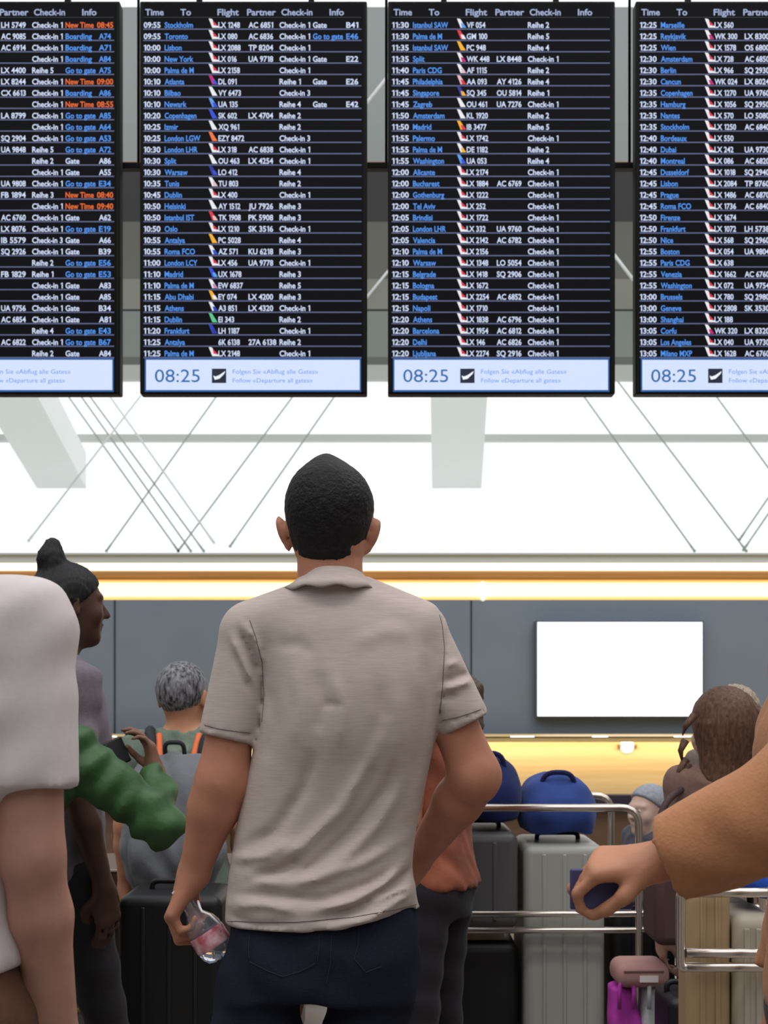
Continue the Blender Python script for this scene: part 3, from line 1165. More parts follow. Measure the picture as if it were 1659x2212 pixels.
def person(label, x, y, H, face, c, arms=None, hair='short', sleeve='short', hs=1.0, turn=0.0, nod=0.0, fine=False, eyes=False,
           stride=0.0, girth=1.0, loose=1.0, folds=1.0, group=None, hem=0.90, lean=(0.0, 0.0), skirt=False, cloth_names=('shirt', 'trousers')):
    """a clothed figure. c: skin, hair, shirt, trousers, shoes materials. arms: {'L'|'R': (elbow, wrist, hand dir, palm normal, curl)}"""
    s = H / 1.75
    t = thing('person', label, 'person', (x, y, 0), group, math.radians(face))
    root_l = t.name
    ORIG[root_l] = Vector((0, 0, 0))
    J = {}
    lx, ly = lean
    sh = {q: V3(q * 0.172 * girth + lx, -0.01 + ly, 1.425) * s for q in (-1, 1)}
    arms = arms or {}
    A = {}
    for key, q in (('L', -1), ('R', 1)):
        if key in arms:
            e, w, hd, pn, cu = arms[key]
            A[q] = (sh[q] + V3(*e) * s, sh[q] + V3(*w) * s, V3(*hd), V3(*pn), cu)
        else:
            A[q] = (sh[q] + V3(q * 0.045, -0.02, -0.285) * s, sh[q] + V3(q * 0.055, 0.05, -0.53) * s, V3(0, 0.12, -1), V3(-q, 0, 0), 0.35)
    hp = {q: V3(q * 0.085, 0, 0.90) * s for q in (-1, 1)}
    kn = {q: V3(q * 0.095, 0.02 + q * stride * 0.5, 0.49) * s for q in (-1, 1)}
    an = {q: V3(q * 0.10, -0.01 + q * stride, 0.085) * s for q in (-1, 1)}
    hc = V3(lx * 1.25, 0.015 + ly * 1.3, 1.75 - 0.112 * hs - 0.002) * s
    # ---- body
    xs_f, ys_f, zs_f = [(hc[0] - 0.1, hc[0] + 0.1, 0.006)], [(hc[1] - 0.12, hc[1] + 0.13, 0.007)], [(hc[2] - 0.13, hc[2] + 0.13, 0.006)]
    pts = [A[q][1] for q in (-1, 1)]
    for q in (-1, 1):
        w = A[q][1] + unit(A[q][2]) * 0.08 * s
        if fine:
            xs_f.append((w[0] - 0.09, w[0] + 0.09, 0.005))
            ys_f.append((w[1] - 0.09, w[1] + 0.09, 0.005))
            zs_f.append((w[2] - 0.10, w[2] + 0.10, 0.005))
        else:
            zs_f.append((w[2] - 0.08, w[2] + 0.08, 0.007))
    allp = np.array([A[q][i] for q in (-1, 1) for i in (0, 1)] + [sh[-1], sh[1], kn[1], kn[-1], an[1], an[-1]])
    lo = allp.min(0) - 0.23 * s
    hi = allp.max(0) + 0.23 * s
    lo[0], hi[0] = min(lo[0], -0.3 * s), max(hi[0], 0.3 * s)
    lo[1], hi[1] = min(lo[1], -0.2 * s), max(hi[1], 0.28 * s)
    hi[2] = max(hi[2], H + 0.04)
    ax = (axis(lo[0], hi[0], 0.012, xs_f), axis(lo[1], hi[1], 0.012, ys_f), axis(0.0 - 0.02, hi[2], 0.014, zs_f))
    f = Field(*ax)
    g = girth
    torso = [(z * s, cx + lx * s * min(1, max(0, (z - 0.9) / 0.5)), cy * s + ly * s * min(1, max(0, (z - 0.9) / 0.5)), rx * g * s, ry * g * s) for z, cx, cy, rx, ry in (
        (0.80, 0, -0.01, 0.12, 0.09), (0.90, 0, -0.015, 0.165, 0.112), (1.00, 0, -0.005, 0.152, 0.102), (1.10, 0, 0.0, 0.138, 0.095),
        (1.20, 0, 0.0, 0.148, 0.104), (1.32, 0, 0.0, 0.162, 0.112), (1.41, 0, -0.01, 0.15, 0.09), (1.46, 0, -0.015, 0.10, 0.06))]
    f.loft(torso, 0.03)
    f.cone(V3(lx, -0.015 + ly, 1.44) * s, hc + V3(0, -0.02, -0.06) * s, 0.056 * s * g, 0.050 * s * hs, 0.04)
    for q in (-1, 1):
        f.cone(V3(lx + q * 0.06, -0.015 + ly, 1.45) * s, sh[q] + V3(0, 0, 0.0), 0.045 * s, 0.045 * s, 0.05)
        e, w, hd, pn, cu = A[q]
        f.cone(sh[q], e, 0.046 * s * g, 0.038 * s * g, 0.03)
        m = e + (w - e) * 0.3
        f.cone(e, m, 0.037 * s, 0.038 * s, 0.02)
        f.cone(m, w, 0.038 * s, 0.025 * s, 0.02)
        hand(f, w, hd, pn, s * (0.95 if H > 1.3 else 1.0), (cu, cu * 1.3, cu), 1.0, 0.3 + cu * 0.4, side=None if q < 0 else -np.cross(unit(hd), unit(pn)))
        f.cone(hp[q], kn[q], 0.088 * s * g, 0.055 * s * g, 0.03)
        f.cone(kn[q], an[q], 0.055 * s, 0.036 * s, 0.02)
        f.cone(an[q], an[q] + V3(0, 0.13, -0.05) * s, 0.034 * s, 0.026 * s, 0.02)
    hw, HA = head(f, hc, s * hs, turn, nod)
    put('body', f.mesh(), c['skin'], t, local=True)
    # ---- shirt
    f = Field(axis(lo[0], hi[0], 0.010), axis(lo[1], hi[1], 0.010), axis(hem * s - 0.05, 1.60 * s, 0.010))
    f.loft([(z, cx, cy, rx * 1.04, ry * 1.06) for z, cx, cy, rx, ry in torso if z < 1.44 * s], 0.02, grow=0.016 * s)
    f.loft([(1.40 * s, lx * s, (-0.012 + ly) * s, 0.155 * g * s, 0.09 * s), (1.45 * s, lx * s, (-0.015 + ly) * s, 0.11 * s, 0.07 * s), (1.492 * s, lx * s, (-0.015 + ly) * s, 0.064 * s, 0.062 * s)], 0.04)
    for q in (-1, 1):
        f.cone(V3(lx + q * 0.06, -0.015 + ly, 1.45) * s, sh[q], 0.052 * s, 0.058 * s, 0.05)
        e, w = A[q][0], A[q][1]
        if sleeve == 'none':
            pass
        elif sleeve == 'short':
            f.cone(sh[q], sh[q] + (e - sh[q]) * 0.72, 0.062 * s * g, 0.060 * s * g, 0.03, flat=True)
        elif sleeve == 'long':
            f.cone(sh[q], e, 0.062 * s * g * loose, 0.054 * s * g * loose, 0.03)
            f.cone(e, e + (w - e) * 0.93, 0.053 * s * g * loose, 0.040 * s * g * loose, 0.02, flat=True)
    f.cut((0, 0, hem * s), (0, 0.0, -1))
    f.displace(lambda X, Y, Z: folds * (0.004 * np.sin(Z * 70 + 14 * X + 9 * np.sin(X * 11)) * np.sin(X * 25 + Z * 12) + 0.003 * wob(X, Y, Z, 38)))
    f.cone(V3(lx, -0.012 + ly, 1.47) * s, V3(lx, 0.0 + ly, 1.62) * s, 0.055 * s, 0.075 * s, 0.0, minus=True)
    shirt = put(cloth_names[0], f.mesh(), c['shirt'], t, local=True)
    # ---- trousers
    f = Field(axis(-0.32 * s, 0.32 * s, 0.012), axis(min(kn[-1][1], an[-1][1], kn[1][1], an[1][1]) - 0.2 * s, max(an[1][1], an[-1][1]) + 0.2 * s, 0.012), axis(0.06 * s, (hem + 0.1) * s, 0.014))
    f.loft([(z, cx * 0, cy, rx * 1.02, ry * 1.04) for z, cx, cy, rx, ry in torso if z < 1.05 * s], 0.02, grow=0.010 * s)
    for q in (-1, 1):
        f.cone(hp[q], kn[q], 0.102 * s * g, 0.070 * s * g, 0.03)
        f.cone(kn[q], an[q] + V3(0, 0, -0.02) * s, 0.070 * s * g, 0.056 * s, 0.02, flat=True)
    if skirt:
        f.loft([(0.5 * s, 0, 0, 0.24 * s, 0.2 * s), (0.95 * s, 0, 0, 0.15 * s, 0.11 * s)], 0.02)
    f.displace(lambda X, Y, Z: 0.003 * np.sin(Z * 60 + 20 * X))
    put(cloth_names[1], f.mesh(), c['trousers'], t, local=True)
    # ---- shoes
    for q in (-1, 1):
        a = an[q]
        f = Field(axis(a[0] - 0.07, a[0] + 0.07, 0.007), axis(a[1] - 0.12, a[1] + 0.24, 0.008), axis(-0.02, 0.15, 0.007))
        f.loft([(0.0, a[0], a[1] + 0.055 * s, 0.045 * s, 0.135 * s), (0.03, a[0], a[1] + 0.055 * s, 0.045 * s, 0.135 * s), (0.06, a[0], a[1] + 0.04 * s, 0.038 * s, 0.105 * s), (0.11 * s, a[0], a[1], 0.038 * s, 0.05 * s)], 0.01)
        put('shoe', f.mesh(), c['shoes'], t, local=True)
    # ---- hair
    S = s * hs
    if hair:
        pad = 0.16 * S
        zl = hc[2] - (0.36 * S if hair in ('long', 'pony') else 0.14 * S)
        f = Field(axis(hc[0] - pad, hc[0] + pad, 0.006), axis(hc[1] - pad * 1.5, hc[1] + pad, 0.006), axis(zl, hc[2] + pad + 0.06, 0.006))
        thick = {'short': 0.007, 'crop': 0.004, 'long': 0.014, 'pony': 0.008, 'bun': 0.009, 'curly': 0.022, 'cap': 0.012}[hair]
        f.ell(hw(0, -0.014, 0.028), ((0.076 + thick) * S, (0.095 + thick) * S, (0.088 + thick) * S), 0.0, R=HA)
        if hair in ('long', 'pony', 'bun'):
            f.ell(hw(0, -0.045, -0.01), (0.072 * S, 0.07 * S, 0.085 * S), 0.03, R=HA)
        R = HA.T
        n = R @ unit(V3(0, 0.62, -0.78)) if hair != 'long' else R @ unit(V3(0, 0.85, -0.52))
        f.cut(hw(0, 0.0, 0.004 if hair != 'cap' else 0.02), n)
        if hair == 'long':
            f.loft([((hc[2] - 0.30 * S), hc[0], hc[1] - 0.055 * S, 0.075 * S, 0.035 * S), (hc[2] - 0.12 * S, hc[0], hc[1] - 0.06 * S, 0.092 * S, 0.05 * S), (hc[2] + 0.02 * S, hc[0], hc[1] - 0.04 * S, 0.08 * S, 0.06 * S)], 0.03)
        if hair == 'pony':
            p0 = hw(0, -0.105, 0.03)
            p1 = hw(0, -0.15, -0.02)
            p2 = hw(0.01, -0.15, -0.14)
            p3 = hw(0.015, -0.125, -0.24)
            f.cone(p0, p1, 0.020 * S, 0.028 * S, 0.02)
            f.cone(p1, p2, 0.028 * S, 0.024 * S, 0.01)
            f.cone(p2, p3, 0.024 * S, 0.008 * S, 0.01)
        if hair == 'bun':
            f.ell(hw(0, -0.055, 0.125), (0.036 * S, 0.036 * S, 0.044 * S), 0.02, R=HA)
            f.cone(hw(0, -0.055, 0.13), hw(0.0, -0.05, 0.168), 0.032 * S, 0.022 * S, 0.02)
        amp = 0.006 if hair == 'curly' else 0.002
        if hair != 'cap':
            f.displace(lambda X, Y, Z: amp * S * wob(X, Y, Z, 260 if hair == 'curly' else 330) + 0.0015 * np.sin(X * 420 + 3 * np.sin(Z * 60)))
        put('hair' if hair != 'cap' else 'knit_cap', f.mesh(), c['hair'], t, local=True)
    if eyes:
        for q in (-1, 1):
            bm = bmesh.new()
            p = hw(q * 0.031, 0.0795, 0.006)
            bmesh.ops.create_uvsphere(bm, u_segments=12, v_segments=8, radius=0.0085 * S, matrix=Matrix.Translation(Vector(p)))
            dv = HA.T @ V3(0, 1, 0)
            p2 = p + dv * 0.0065 * S
            bmesh.ops.create_uvsphere(bm, u_segments=10, v_segments=6, radius=0.0038 * S, matrix=Matrix.Translation(Vector(p2)))
            me = bm_mesh(bm, True)
            me.materials.append(mat('eye_white', (226, 220, 214), 0.3))
            me.materials.append(mat('eye_iris', (40, 30, 26), 0.2))
            nsp = 12 * 7 + 12 * 0
            for pl in me.polygons:
                ce = sum((Vector(me.vertices[v].co) for v in pl.vertices), Vector()) / len(pl.vertices)
                pl.material_index = 1 if (ce - Vector(p2)).length < 0.0042 * S else 0
            put('eye', me, None, t, local=True)
    R4 = Matrix.Translation((x, y, 0)) @ Matrix.Rotation(math.radians(face), 4, 'Z')
    info = {'root': t, 'M': R4, 'A': A, 'hc': hc, 's': s, 'shirt': shirt}
    info['hand'] = {q: R4 @ Vector(A[q][1] + unit(A[q][2]) * 0.08 * s) for q in (-1, 1)}
    return info


# ---------------------------------------------------------------- the man in the polo shirt, seen from behind
DM = 2.72


def MP(px, py, dy=0.0):
    """point on the man: pixel position at his own depth, plus dy metres forward (away from the camera)"""
    v = P(px, py, DM)
    return np.array([v.x, DM + dy, v.z])


def man_rows(rows, ry, cy=0.0, edge=1.0):
    out = []
    for i, (py, a, b) in enumerate(rows):
        l, r = MP(a, py), MP(b, py)
        q = ry[i] if isinstance(ry, (list, tuple)) else ry
        yy = cy[i] if isinstance(cy, (list, tuple)) else cy
        out.append((l[2], (l[0] + r[0]) / 2, DM + yy, (r[0] - l[0]) / 2 * edge, q))
    return out


M_skin = skin('tan', (184, 128, 104))
M_polo = mat('cloth_heather_polo', (188, 175, 169), 0.9, noise=0.07, nscale=60, stretch=(0.5, 0.5, 9), bump=0.12, bscale=260, spec=0.15, sheen=0.1)
M_jean = mat('cloth_navy_denim', (34, 38, 52), 0.9, noise=0.14, nscale=150, stretch=(1, 1, 3), bump=0.25, bscale=300, spec=0.15)
M_stitch = mat('denim_stitch', (48, 52, 66), 0.9)
M_mhair = mat('hair_near_black', (30, 29, 32), 0.6, noise=0.25, nscale=90, bump=0.8, bscale=170, spec=0.25)

man = thing('person', 'man from behind in light grey polo shirt and dark jeans, facing the departure boards', 'person',
            (MP(700, 2000)[0], DM, 0))
ls, rs = MP(532, 1383), MP(910, 1378)
le, lw = MP(478, 1690, -0.01), MP(414, 1893, 0.03)
re, rw = MP(1028, 1678, 0.01), MP(905, 1880, 0.17)
f = Field(axis(-0.60, 0.36, 0.011, [(-0.235, -0.0, 0.0065), (-0.49, -0.33, 0.0035)]),
          axis(2.50, 3.06, 0.011, [(2.60, 2.84, 0.0055)]),
          axis(-0.02, 1.86, 0.014, [(0.86, 1.06, 0.0035), (1.55, 1.86, 0.0055)]))
tor = man_rows([(1300, 630, 830), (1350, 560, 900), (1450, 575, 935), (1580, 570, 925), (1720, 540, 900), (1850, 520, 880), (1950, 515, 880), (2060, 520, 870)], [0.05, 0.08, 0.09, 0.085, 0.075, 0.075, 0.08, 0.08])
f.loft(tor, 0.03)
# neck and head
f.cone(MP(714, 1310, -0.01), MP(712, 1150, 0.0), 0.064, 0.061, 0.03)
hc = MP(711, 1120, 0.015)
hw, HA = head(f, hc, 0.95, math.radians(9), 0.05)
f.loft(man_rows([(1030, 660, 760), (1060, 640, 785), (1100, 628, 794), (1140, 632, 790), (1190, 644, 780)], [0.05, 0.07, 0.08, 0.08, 0.065]), 0.02)
# fuller ears
for q, (px, py) in ((-1, (609, 1145)), (1, (808, 1151))):
    p = MP(px, py, 0.012)
    f.ell(p, (0.0100, 0.016, 0.031), 0.005, R=np.array([[math.cos(0.3 * q), 0, -math.sin(0.3 * q)], [0, 1, 0], [math.sin(0.3 * q), 0, math.cos(0.3 * q)]]))
    f.ell(p + V3(-q * 0.012, -0.002, -0.028), (0.007, 0.010, 0.013), 0.006)
for s0, e0, w0 in ((ls, le, lw), (rs, re, rw)):
    f.cone(s0, e0, 0.038, 0.0475, 0.03)
    m0 = e0 + (w0 - e0) * 0.28
    f.cone(e0, m0, 0.046, 0.0465, 0.02)
    f.cone(m0, w0, 0.0465, 0.029, 0.02)
f.ell(re + V3(-0.004, -0.01, 0.0), (0.040, 0.04, 0.045), 0.02)
# left fist: back of the hand to the left, fingers closing round the bottle neck
hd = unit(MP(366, 1980, 0.0) - MP(412, 1893, 0.0))
hand(f, lw, hd, V3(1, 0.1, -0.45), 1.05, (0.75, 1.15, 0.75), 0.4, 0.55, side=V3(0.1, 1, 0))
# right hand rests on the front of the hip
hand(f, rw, unit(V3(-0.6, 0.05, -0.8)), V3(-0.3, -1, 0), 1.0, (0.25, 0.35, 0.25), 1.0, 0.2, side=V3(-0.8, 0, 0.6))
# hips, legs, feet
hpL, hpR = V3(-0.215, DM, 0.88), V3(-0.035, DM, 0.88)
f.cone(hpL, V3(-0.27, DM + 0.01, 0.49), 0.082, 0.055, 0.03)
f.cone(hpR, V3(-0.03, DM + 0.01, 0.49), 0.078, 0.055, 0.03)
f.cone(V3(-0.27, DM + 0.01, 0.49), V3(-0.30, DM, 0.09), 0.055, 0.038, 0.02)
f.cone(V3(-0.03, DM + 0.01, 0.49), V3(-0.02, DM, 0.09), 0.055, 0.038, 0.02)
put('body', f.mesh(), M_skin, man)

# hair
f = Field(axis(-0.24, 0.02, 0.004), axis(2.55, 2.88, 0.005), axis(1.58, 1.84, 0.004))
f.loft(man_rows([(981, 697, 712), (990, 680, 730), (1004, 662, 752), (1022, 642, 776), (1042, 628, 792), (1065, 619, 803), (1095, 615, 808), (1125, 618, 803), (1150, 624, 797),
                 (1172, 630, 789), (1190, 637, 781), (1204, 644, 775), (1217, 654, 768)],
                [0.012, 0.036, 0.058, 0.078, 0.09, 0.098, 0.102, 0.099, 0.093, 0.086, 0.081, 0.078, 0.070], [0.0] * 10 + [0.002] * 3), 0.01, p=2.1)
f.cut(MP(711, 1120, 0.055), V3(0, 0.72, -0.69))
for q, px in ((-1, 606), (1, 812)):
    f.ell(MP(px, 1158, 0.02), (0.022, 0.03, 0.032), 0.008, minus=True)
f.displace(lambda X, Y, Z: 0.0016 * wob(X, Y, Z, 240) + 0.0009 * wob(X, Y, Z, 520, 1.0))
put('hair', f.mesh(), M_mhair, man)

# polo shirt: torso, sleeves, hem with side vents, drawn folds
ROWS = [(1262, 655, 778), (1280, 618, 818), (1298, 585, 862), (1320, 555, 905), (1350, 545, 930), (1400, 552, 950), (1460, 564, 958), (1530, 561, 951), (1590, 554, 941), (1650, 540, 929), (1720, 524, 914),
        (1790, 509, 900), (1850, 500, 893), (1900, 493, 894), (1945, 489, 903), (1985, 487, 914), (2030, 486, 922)]
RY = [0.062, 0.066, 0.072, 0.082, 0.096, 0.112, 0.124, 0.128, 0.124, 0.116, 0.110, 0.108, 0.112, 0.118, 0.124, 0.128, 0.130]
CY = [-0.01, -0.01, -0.01, -0.008, -0.005, 0, 0, 0, 0, 0.004, 0.008, 0.01, 0.008, 0.004, 0, 0, 0]
f = Field(axis(-0.40, 0.24, 0.0055), axis(2.54, 2.92, 0.0055), axis(0.86, 1.62, 0.0055))
f.loft(man_rows(ROWS, RY, CY), 0.02, p=2.25)
lend, rend = MP(491, 1596, -0.01), MP(1003, 1566, 0.0)
f.cone(MP(660, 1312, -0.012), MP(545, 1362, -0.005), 0.050, 0.058, 0.03)
f.cone(MP(790, 1305, -0.012), MP(900, 1352, -0.005), 0.050, 0.052, 0.03)
f.cone(MP(540, 1378), lend, 0.0585, 0.0545, 0.016, flat=True)
f.cone(MP(906, 1372), rend, 0.055, 0.0525, 0.016, flat=True)
# hem line: level at the left, rising to the right
hz0, hz1 = MP(640, 1994)[2], MP(915, 1960)[2]
xa, xb = MP(640, 2012)[0], MP(915, 1974)[0]
X, Y, Z = f.a[0][:, None, None], f.a[1][None, :, None], f.a[2][None, None, :]
tt = np.clip((X - xa) / (xb - xa), 0, 1.2)
hem = hz0 + (hz1 - hz0) * (tt ** 1.5)
f.D = np.where(Z < hem - 0.0, np.maximum(f.D, (hem - Z)), np.maximum(f.D, hem - Z)).astype(np.float32)
# folds as ridges (+) and valleys (-) along polylines drawn on the back, in photograph pixels
FOLDS = [
    ([(575, 1905), (680, 1860), (760, 1790), (830, 1700), (860, 1620)], 12, -0.010),
    ([(560, 1860), (660, 1815), (740, 1740), (800, 1640), (830, 1560)], 14, 0.007),
    ([(640, 1905), (740, 1850), (820, 1770), (870, 1680)], 12, 0.009),
    ([(540, 1890), (620, 1865), (660, 1840)], 9, -0.008),
    ([(520, 1830), (600, 1790), (660, 1700), (690, 1600)], 14, -0.006),
    ([(500, 1850), (580, 1838), (640, 1800)], 9, 0.006),
    ([(520, 1880), (600, 1892), (700, 1880), (790, 1850), (880, 1800)], 11, 0.006),
    ([(500, 1920), (600, 1918), (700, 1925), (800, 1895), (890, 1850)], 10, -0.006),
    ([(690, 1965), (780, 1940), (850, 1900), (893, 1868)], 9, -0.010),
    ([(680, 1945), (760, 1930), (830, 1895), (880, 1850)], 9, 0.008),
    ([(700, 1985), (800, 1965), (860, 1930), (900, 1915)], 8, 0.008),
    ([(740, 1990), (830, 1975), (905, 1945)], 8, -0.007),
    ([(790, 1935), (850, 1912), (898, 1905)], 7, 0.008),
    ([(500, 1945), (580, 1935), (660, 1950)], 9, 0.005),
    ([(500, 1965), (560, 1980), (640, 1975)], 8, -0.004),
    ([(590, 1470), (600, 1560), (580, 1660)], 16, -0.006),
    ([(690, 1440), (705, 1520), (690, 1590)], 13, -0.006),
    ([(725, 1450), (745, 1530), (735, 1620)], 12, 0.006),
    ([(640, 1420), (655, 1520), (640, 1620)], 16, 0.005),
    ([(815, 1460), (825, 1540), (800, 1640), (790, 1720)], 16, -0.006),
    ([(860, 1480), (865, 1570), (850, 1680)], 16, 0.005),
    ([(915, 1400), (920, 1480), (905, 1600), (885, 1720)], 14, -0.006),
    ([(600, 1400), (650, 1395), (690, 1420)], 14, -0.004),
    ([(760, 1400), (830, 1370), (890, 1370)], 16, 0.004),
    ([(700, 1520), (750, 1522)], 5, -0.003),
    # left sleeve
    ([(520, 1360), (548, 1410), (565, 1460)], 7, -0.007),
    ([(505, 1375), (530, 1430), (552, 1480)], 7, 0.006),
    ([(535, 1350), (560, 1390), (575, 1440)], 6, 0.005),
    ([(508, 1405), (530, 1450), (548, 1500)], 6, -0.004),
    # right sleeve
    ([(950, 1475), (985, 1462), (1012, 1455)], 7, -0.007),
    ([(950, 1492), (990, 1480), (1018, 1472)], 6, 0.006),
    ([(948, 1508), (985, 1500)], 6, -0.006),
    ([(960, 1440), (990, 1430)], 7, 0.005),
]
ZX, XX = np.meshgrid(f.a[2], f.a[0])
H2 = np.zeros_like(ZX)
sc = DM / F
for pts, wd, am in FOLDS:
    best = np.full_like(ZX, 9.0)
    tb = np.zeros_like(ZX)
    pp = [MP(a, b) for a, b in pts]
    n = len(pp) - 1
    for i in range(n):
        ax_, az_ = pp[i][0], pp[i][2]
        bx_, bz_ = pp[i + 1][0], pp[i + 1][2]
        L2 = (bx_ - ax_) ** 2 + (bz_ - az_) ** 2
        t = np.clip(((XX - ax_) * (bx_ - ax_) + (ZX - az_) * (bz_ - az_)) / L2, 0, 1)
        d = np.hypot(XX - ax_ - t * (bx_ - ax_), ZX - az_ - t * (bz_ - az_))
        m = d < best
        best = np.where(m, d, best)
        tb = np.where(m, (i + t) / n, tb)
    if pts[-1][1] < 1760 and 570 < pts[0][0] < 940 and wd > 10:
        am *= 0.6
    H2 += am * np.exp(-(best / (wd * sc)) ** 2) * np.clip(np.sin(np.pi * np.clip(tb, 0.04, 0.96)) * 1.6, 0, 1)
# seams: armholes, sleeve hems, bottom hem
for pts, wd, am in (([(560, 1600), (572, 1500), (566, 1430), (548, 1370), (535, 1335)], 2.6, -0.003), ([(945, 1580), (957, 1480), (962, 1400), (958, 1350), (950, 1320)], 2.6, -0.003),
                    ([(436, 1568), (490, 1578), (552, 1588)], 1.8, -0.003), ([(950, 1562), (1000, 1550), (1052, 1532)], 1.8, -0.003),
                    ([(487, 1992), (640, 1994), (760, 1985), (850, 1968), (915, 1952)], 1.8, -0.003)):
    best = np.full_like(ZX, 9.0)
    pp = [MP(a, b) for a, b in pts]
    for i in range(len(pp) - 1):
        a_, b_ = pp[i], pp[i + 1]
        L2 = (b_[0] - a_[0]) ** 2 + (b_[2] - a_[2]) ** 2
        t = np.clip(((XX - a_[0]) * (b_[0] - a_[0]) + (ZX - a_[2]) * (b_[2] - a_[2])) / L2, 0, 1)
        best = np.minimum(best, np.hypot(XX - a_[0] - t * (b_[0] - a_[0]), ZX - a_[2] - t * (b_[2] - a_[2])))
    H2 += am * np.exp(-(best / (wd * sc)) ** 2)
back = np.clip((DM + 0.03 - f.a[1]) / 0.06, 0, 1)[None, :, None]
f.D = (f.D - H2[:, None, :] * back * 1.6).astype(np.float32)
# opening at the neck
f.cone(MP(714, 1268, -0.01), MP(714, 1180, 0.0), 0.052, 0.08, 0.0, minus=True)
polo = put('polo_shirt', f.mesh(2), M_polo, man)

# collar: folded band with its own lower edge
bm = bmesh.new()
n = 48
rings = []
# top edge, outer fold down to the flaring lower edge, under-side back in
prof = [((657, 776, 1229), 0.060), ((655, 779, 1233), 0.064), ((648, 790, 1246), 0.070), ((632, 804, 1258), 0.082), ((612, 820, 1272), 0.094), ((615, 817, 1274), 0.090), ((650, 785, 1262), 0.068)]
for (a, b, py), ry in prof:
    l, r = MP(a, py), MP(b, py)
    cx, rx = (l[0] + r[0]) / 2, (r[0] - l[0]) / 2
    ring = []
    for k in range(n):
        th = 2 * math.pi * k / n
        x_, y_ = math.cos(th), math.sin(th)
        yy = DM - 0.008 + ry * y_
        drop = 0.0
        # the fall of the collar follows the shoulders down at the sides and the front
        lowf = (py - 1229) / 48
        drop = 0.030 * max(0, y_) + 0.003 * lowf * abs(x_) ** 2 - 0.003 * lowf * math.cos(9 * th) * (1 if lowf > 0.8 else 0)
        ring.append(bm.verts.new((cx + rx * x_, yy, l[2] - drop)))
    rings.append(ring)
for i in range(len(rings) - 1):
    for k in range(n):
        fc = bm.faces.new((rings[i][k], rings[i][(k + 1) % n], rings[i + 1][(k + 1) % n], rings[i + 1][k]))
        fc.smooth = True
put('collar', bm_mesh(bm), M_polo, polo)

# jeans with seams and pockets
f = Field(axis(-0.42, 0.12, 0.008), axis(2.54, 2.92, 0.008), axis(0.07, 1.02, 0.009, [(0.72, 1.0, 0.0065)]))
f.loft(man_rows([(1930, 512, 885), (1990, 502, 905), (2040, 497, 905), (2100, 488, 898), (2150, 482, 885)], [0.105, 0.112, 0.122, 0.125, 0.12], 0.0), 0.02, p=2.5)
kl, kr = V3(-0.275, DM + 0.01, 0.49), V3(-0.035, DM + 0.01, 0.49)
f.cone(MP(574, 2110), MP(558, 2212), 0.090, 0.088, 0.02)
f.cone(MP(558, 2212), kl, 0.088, 0.075, 0.02)
f.cone(kl, V3(-0.30, DM, 0.07), 0.075, 0.060, 0.02, flat=True)
f.cone(MP(805, 2110), MP(782, 2212), 0.092, 0.080, 0.02)
f.cone(MP(782, 2212), kr, 0.080, 0.070, 0.02)
f.cone(kr, V3(-0.02, DM, 0.07), 0.070, 0.058, 0.02, flat=True)
f.cone(MP(676, 2178, -0.3), MP(676, 2178, 0.3), 0.006, 0.006, 0.06, minus=True)
f.cone(MP(678, 2190, 0.0), MP(676, 2260, 0.0), 0.010, 0.02, 0.03, minus=True)
f.displace(lambda X, Y, Z: 0.0025 * np.sin(Z * 55 + 25 * X + 2 * np.sin(Y * 30)) + 0.002 * wob(X, Y, Z, 45))
jeans = put('jeans', f.mesh(), M_jean, man)


def on_back(o, px, py, off=0.0015):
    """where the camera sees the surface of o at a pixel (for stitching that lies on it)"""
    org = ORIG[o.name]
    a = Vector((0, 0, CAM_H))
    d = (P(px, py, 3.0) - a).normalized()
    hit, loc, nor, _ = o.ray_cast(a - org, d)
    if not hit:
        return None
    return loc + org + nor * off


for pts in ([(540, 2018), (538, 2050), (541, 2078)], [(541, 2078), (580, 2098), (612, 2110), (650, 2098), (686, 2078)], [(686, 2078), (690, 2040), (690, 2018)],
            [(775, 2008), (773, 2040), (765, 2072), (790, 2100), (830, 2085)], [(716, 2020), (714, 2080), (702, 2140)]):
    fp = []
    for i in range(len(pts) - 1):
        for k in range(6):
            q = k / 6
            w = on_back(jeans, pts[i][0] * (1 - q) + pts[i + 1][0] * q, pts[i][1] * (1 - q) + pts[i + 1][1] * q)
            if w is not None:
                fp.append(w)
    if len(fp) > 2:
        bm = bmesh.new()
        tube(bm, fp, 0.0006, 5)
        put('pocket_seam', bm_mesh(bm), M_stitch, jeans)
M_thread = mat('polo_thread', (112, 104, 104), 0.9)
for nm, pts in (('hem_stitching', [(492, 1990), (560, 1992), (640, 1992), (760, 1982), (850, 1966), (906, 1952)]),
                ('sleeve_stitching', [(442, 1566), (470, 1574), (510, 1580), (545, 1584)]),
                ('sleeve_stitching', [(956, 1556), (985, 1550), (1015, 1541), (1042, 1531)]),
                ('armhole_seam', [(566, 1560), (571, 1500), (566, 1430), (552, 1375), (538, 1335)]),
                ('armhole_seam', [(950, 1540), (956, 1480), (960, 1400), (955, 1350), (948, 1325)])):
    fp = []
    for i in range(len(pts) - 1):
        for k in range(8):
            q = k / 8
            w = on_back(polo, pts[i][0] * (1 - q) + pts[i + 1][0] * q, pts[i][1] * (1 - q) + pts[i + 1][1] * q, 0.0003)
            if w is not None and (not fp or (w - fp[-1]).length < 0.03):
                fp.append(w)
    if len(fp) > 2:
        bm = bmesh.new()
        tube(bm, fp, 0.0008, 5)
        put(nm, bm_mesh(bm), M_thread, polo)
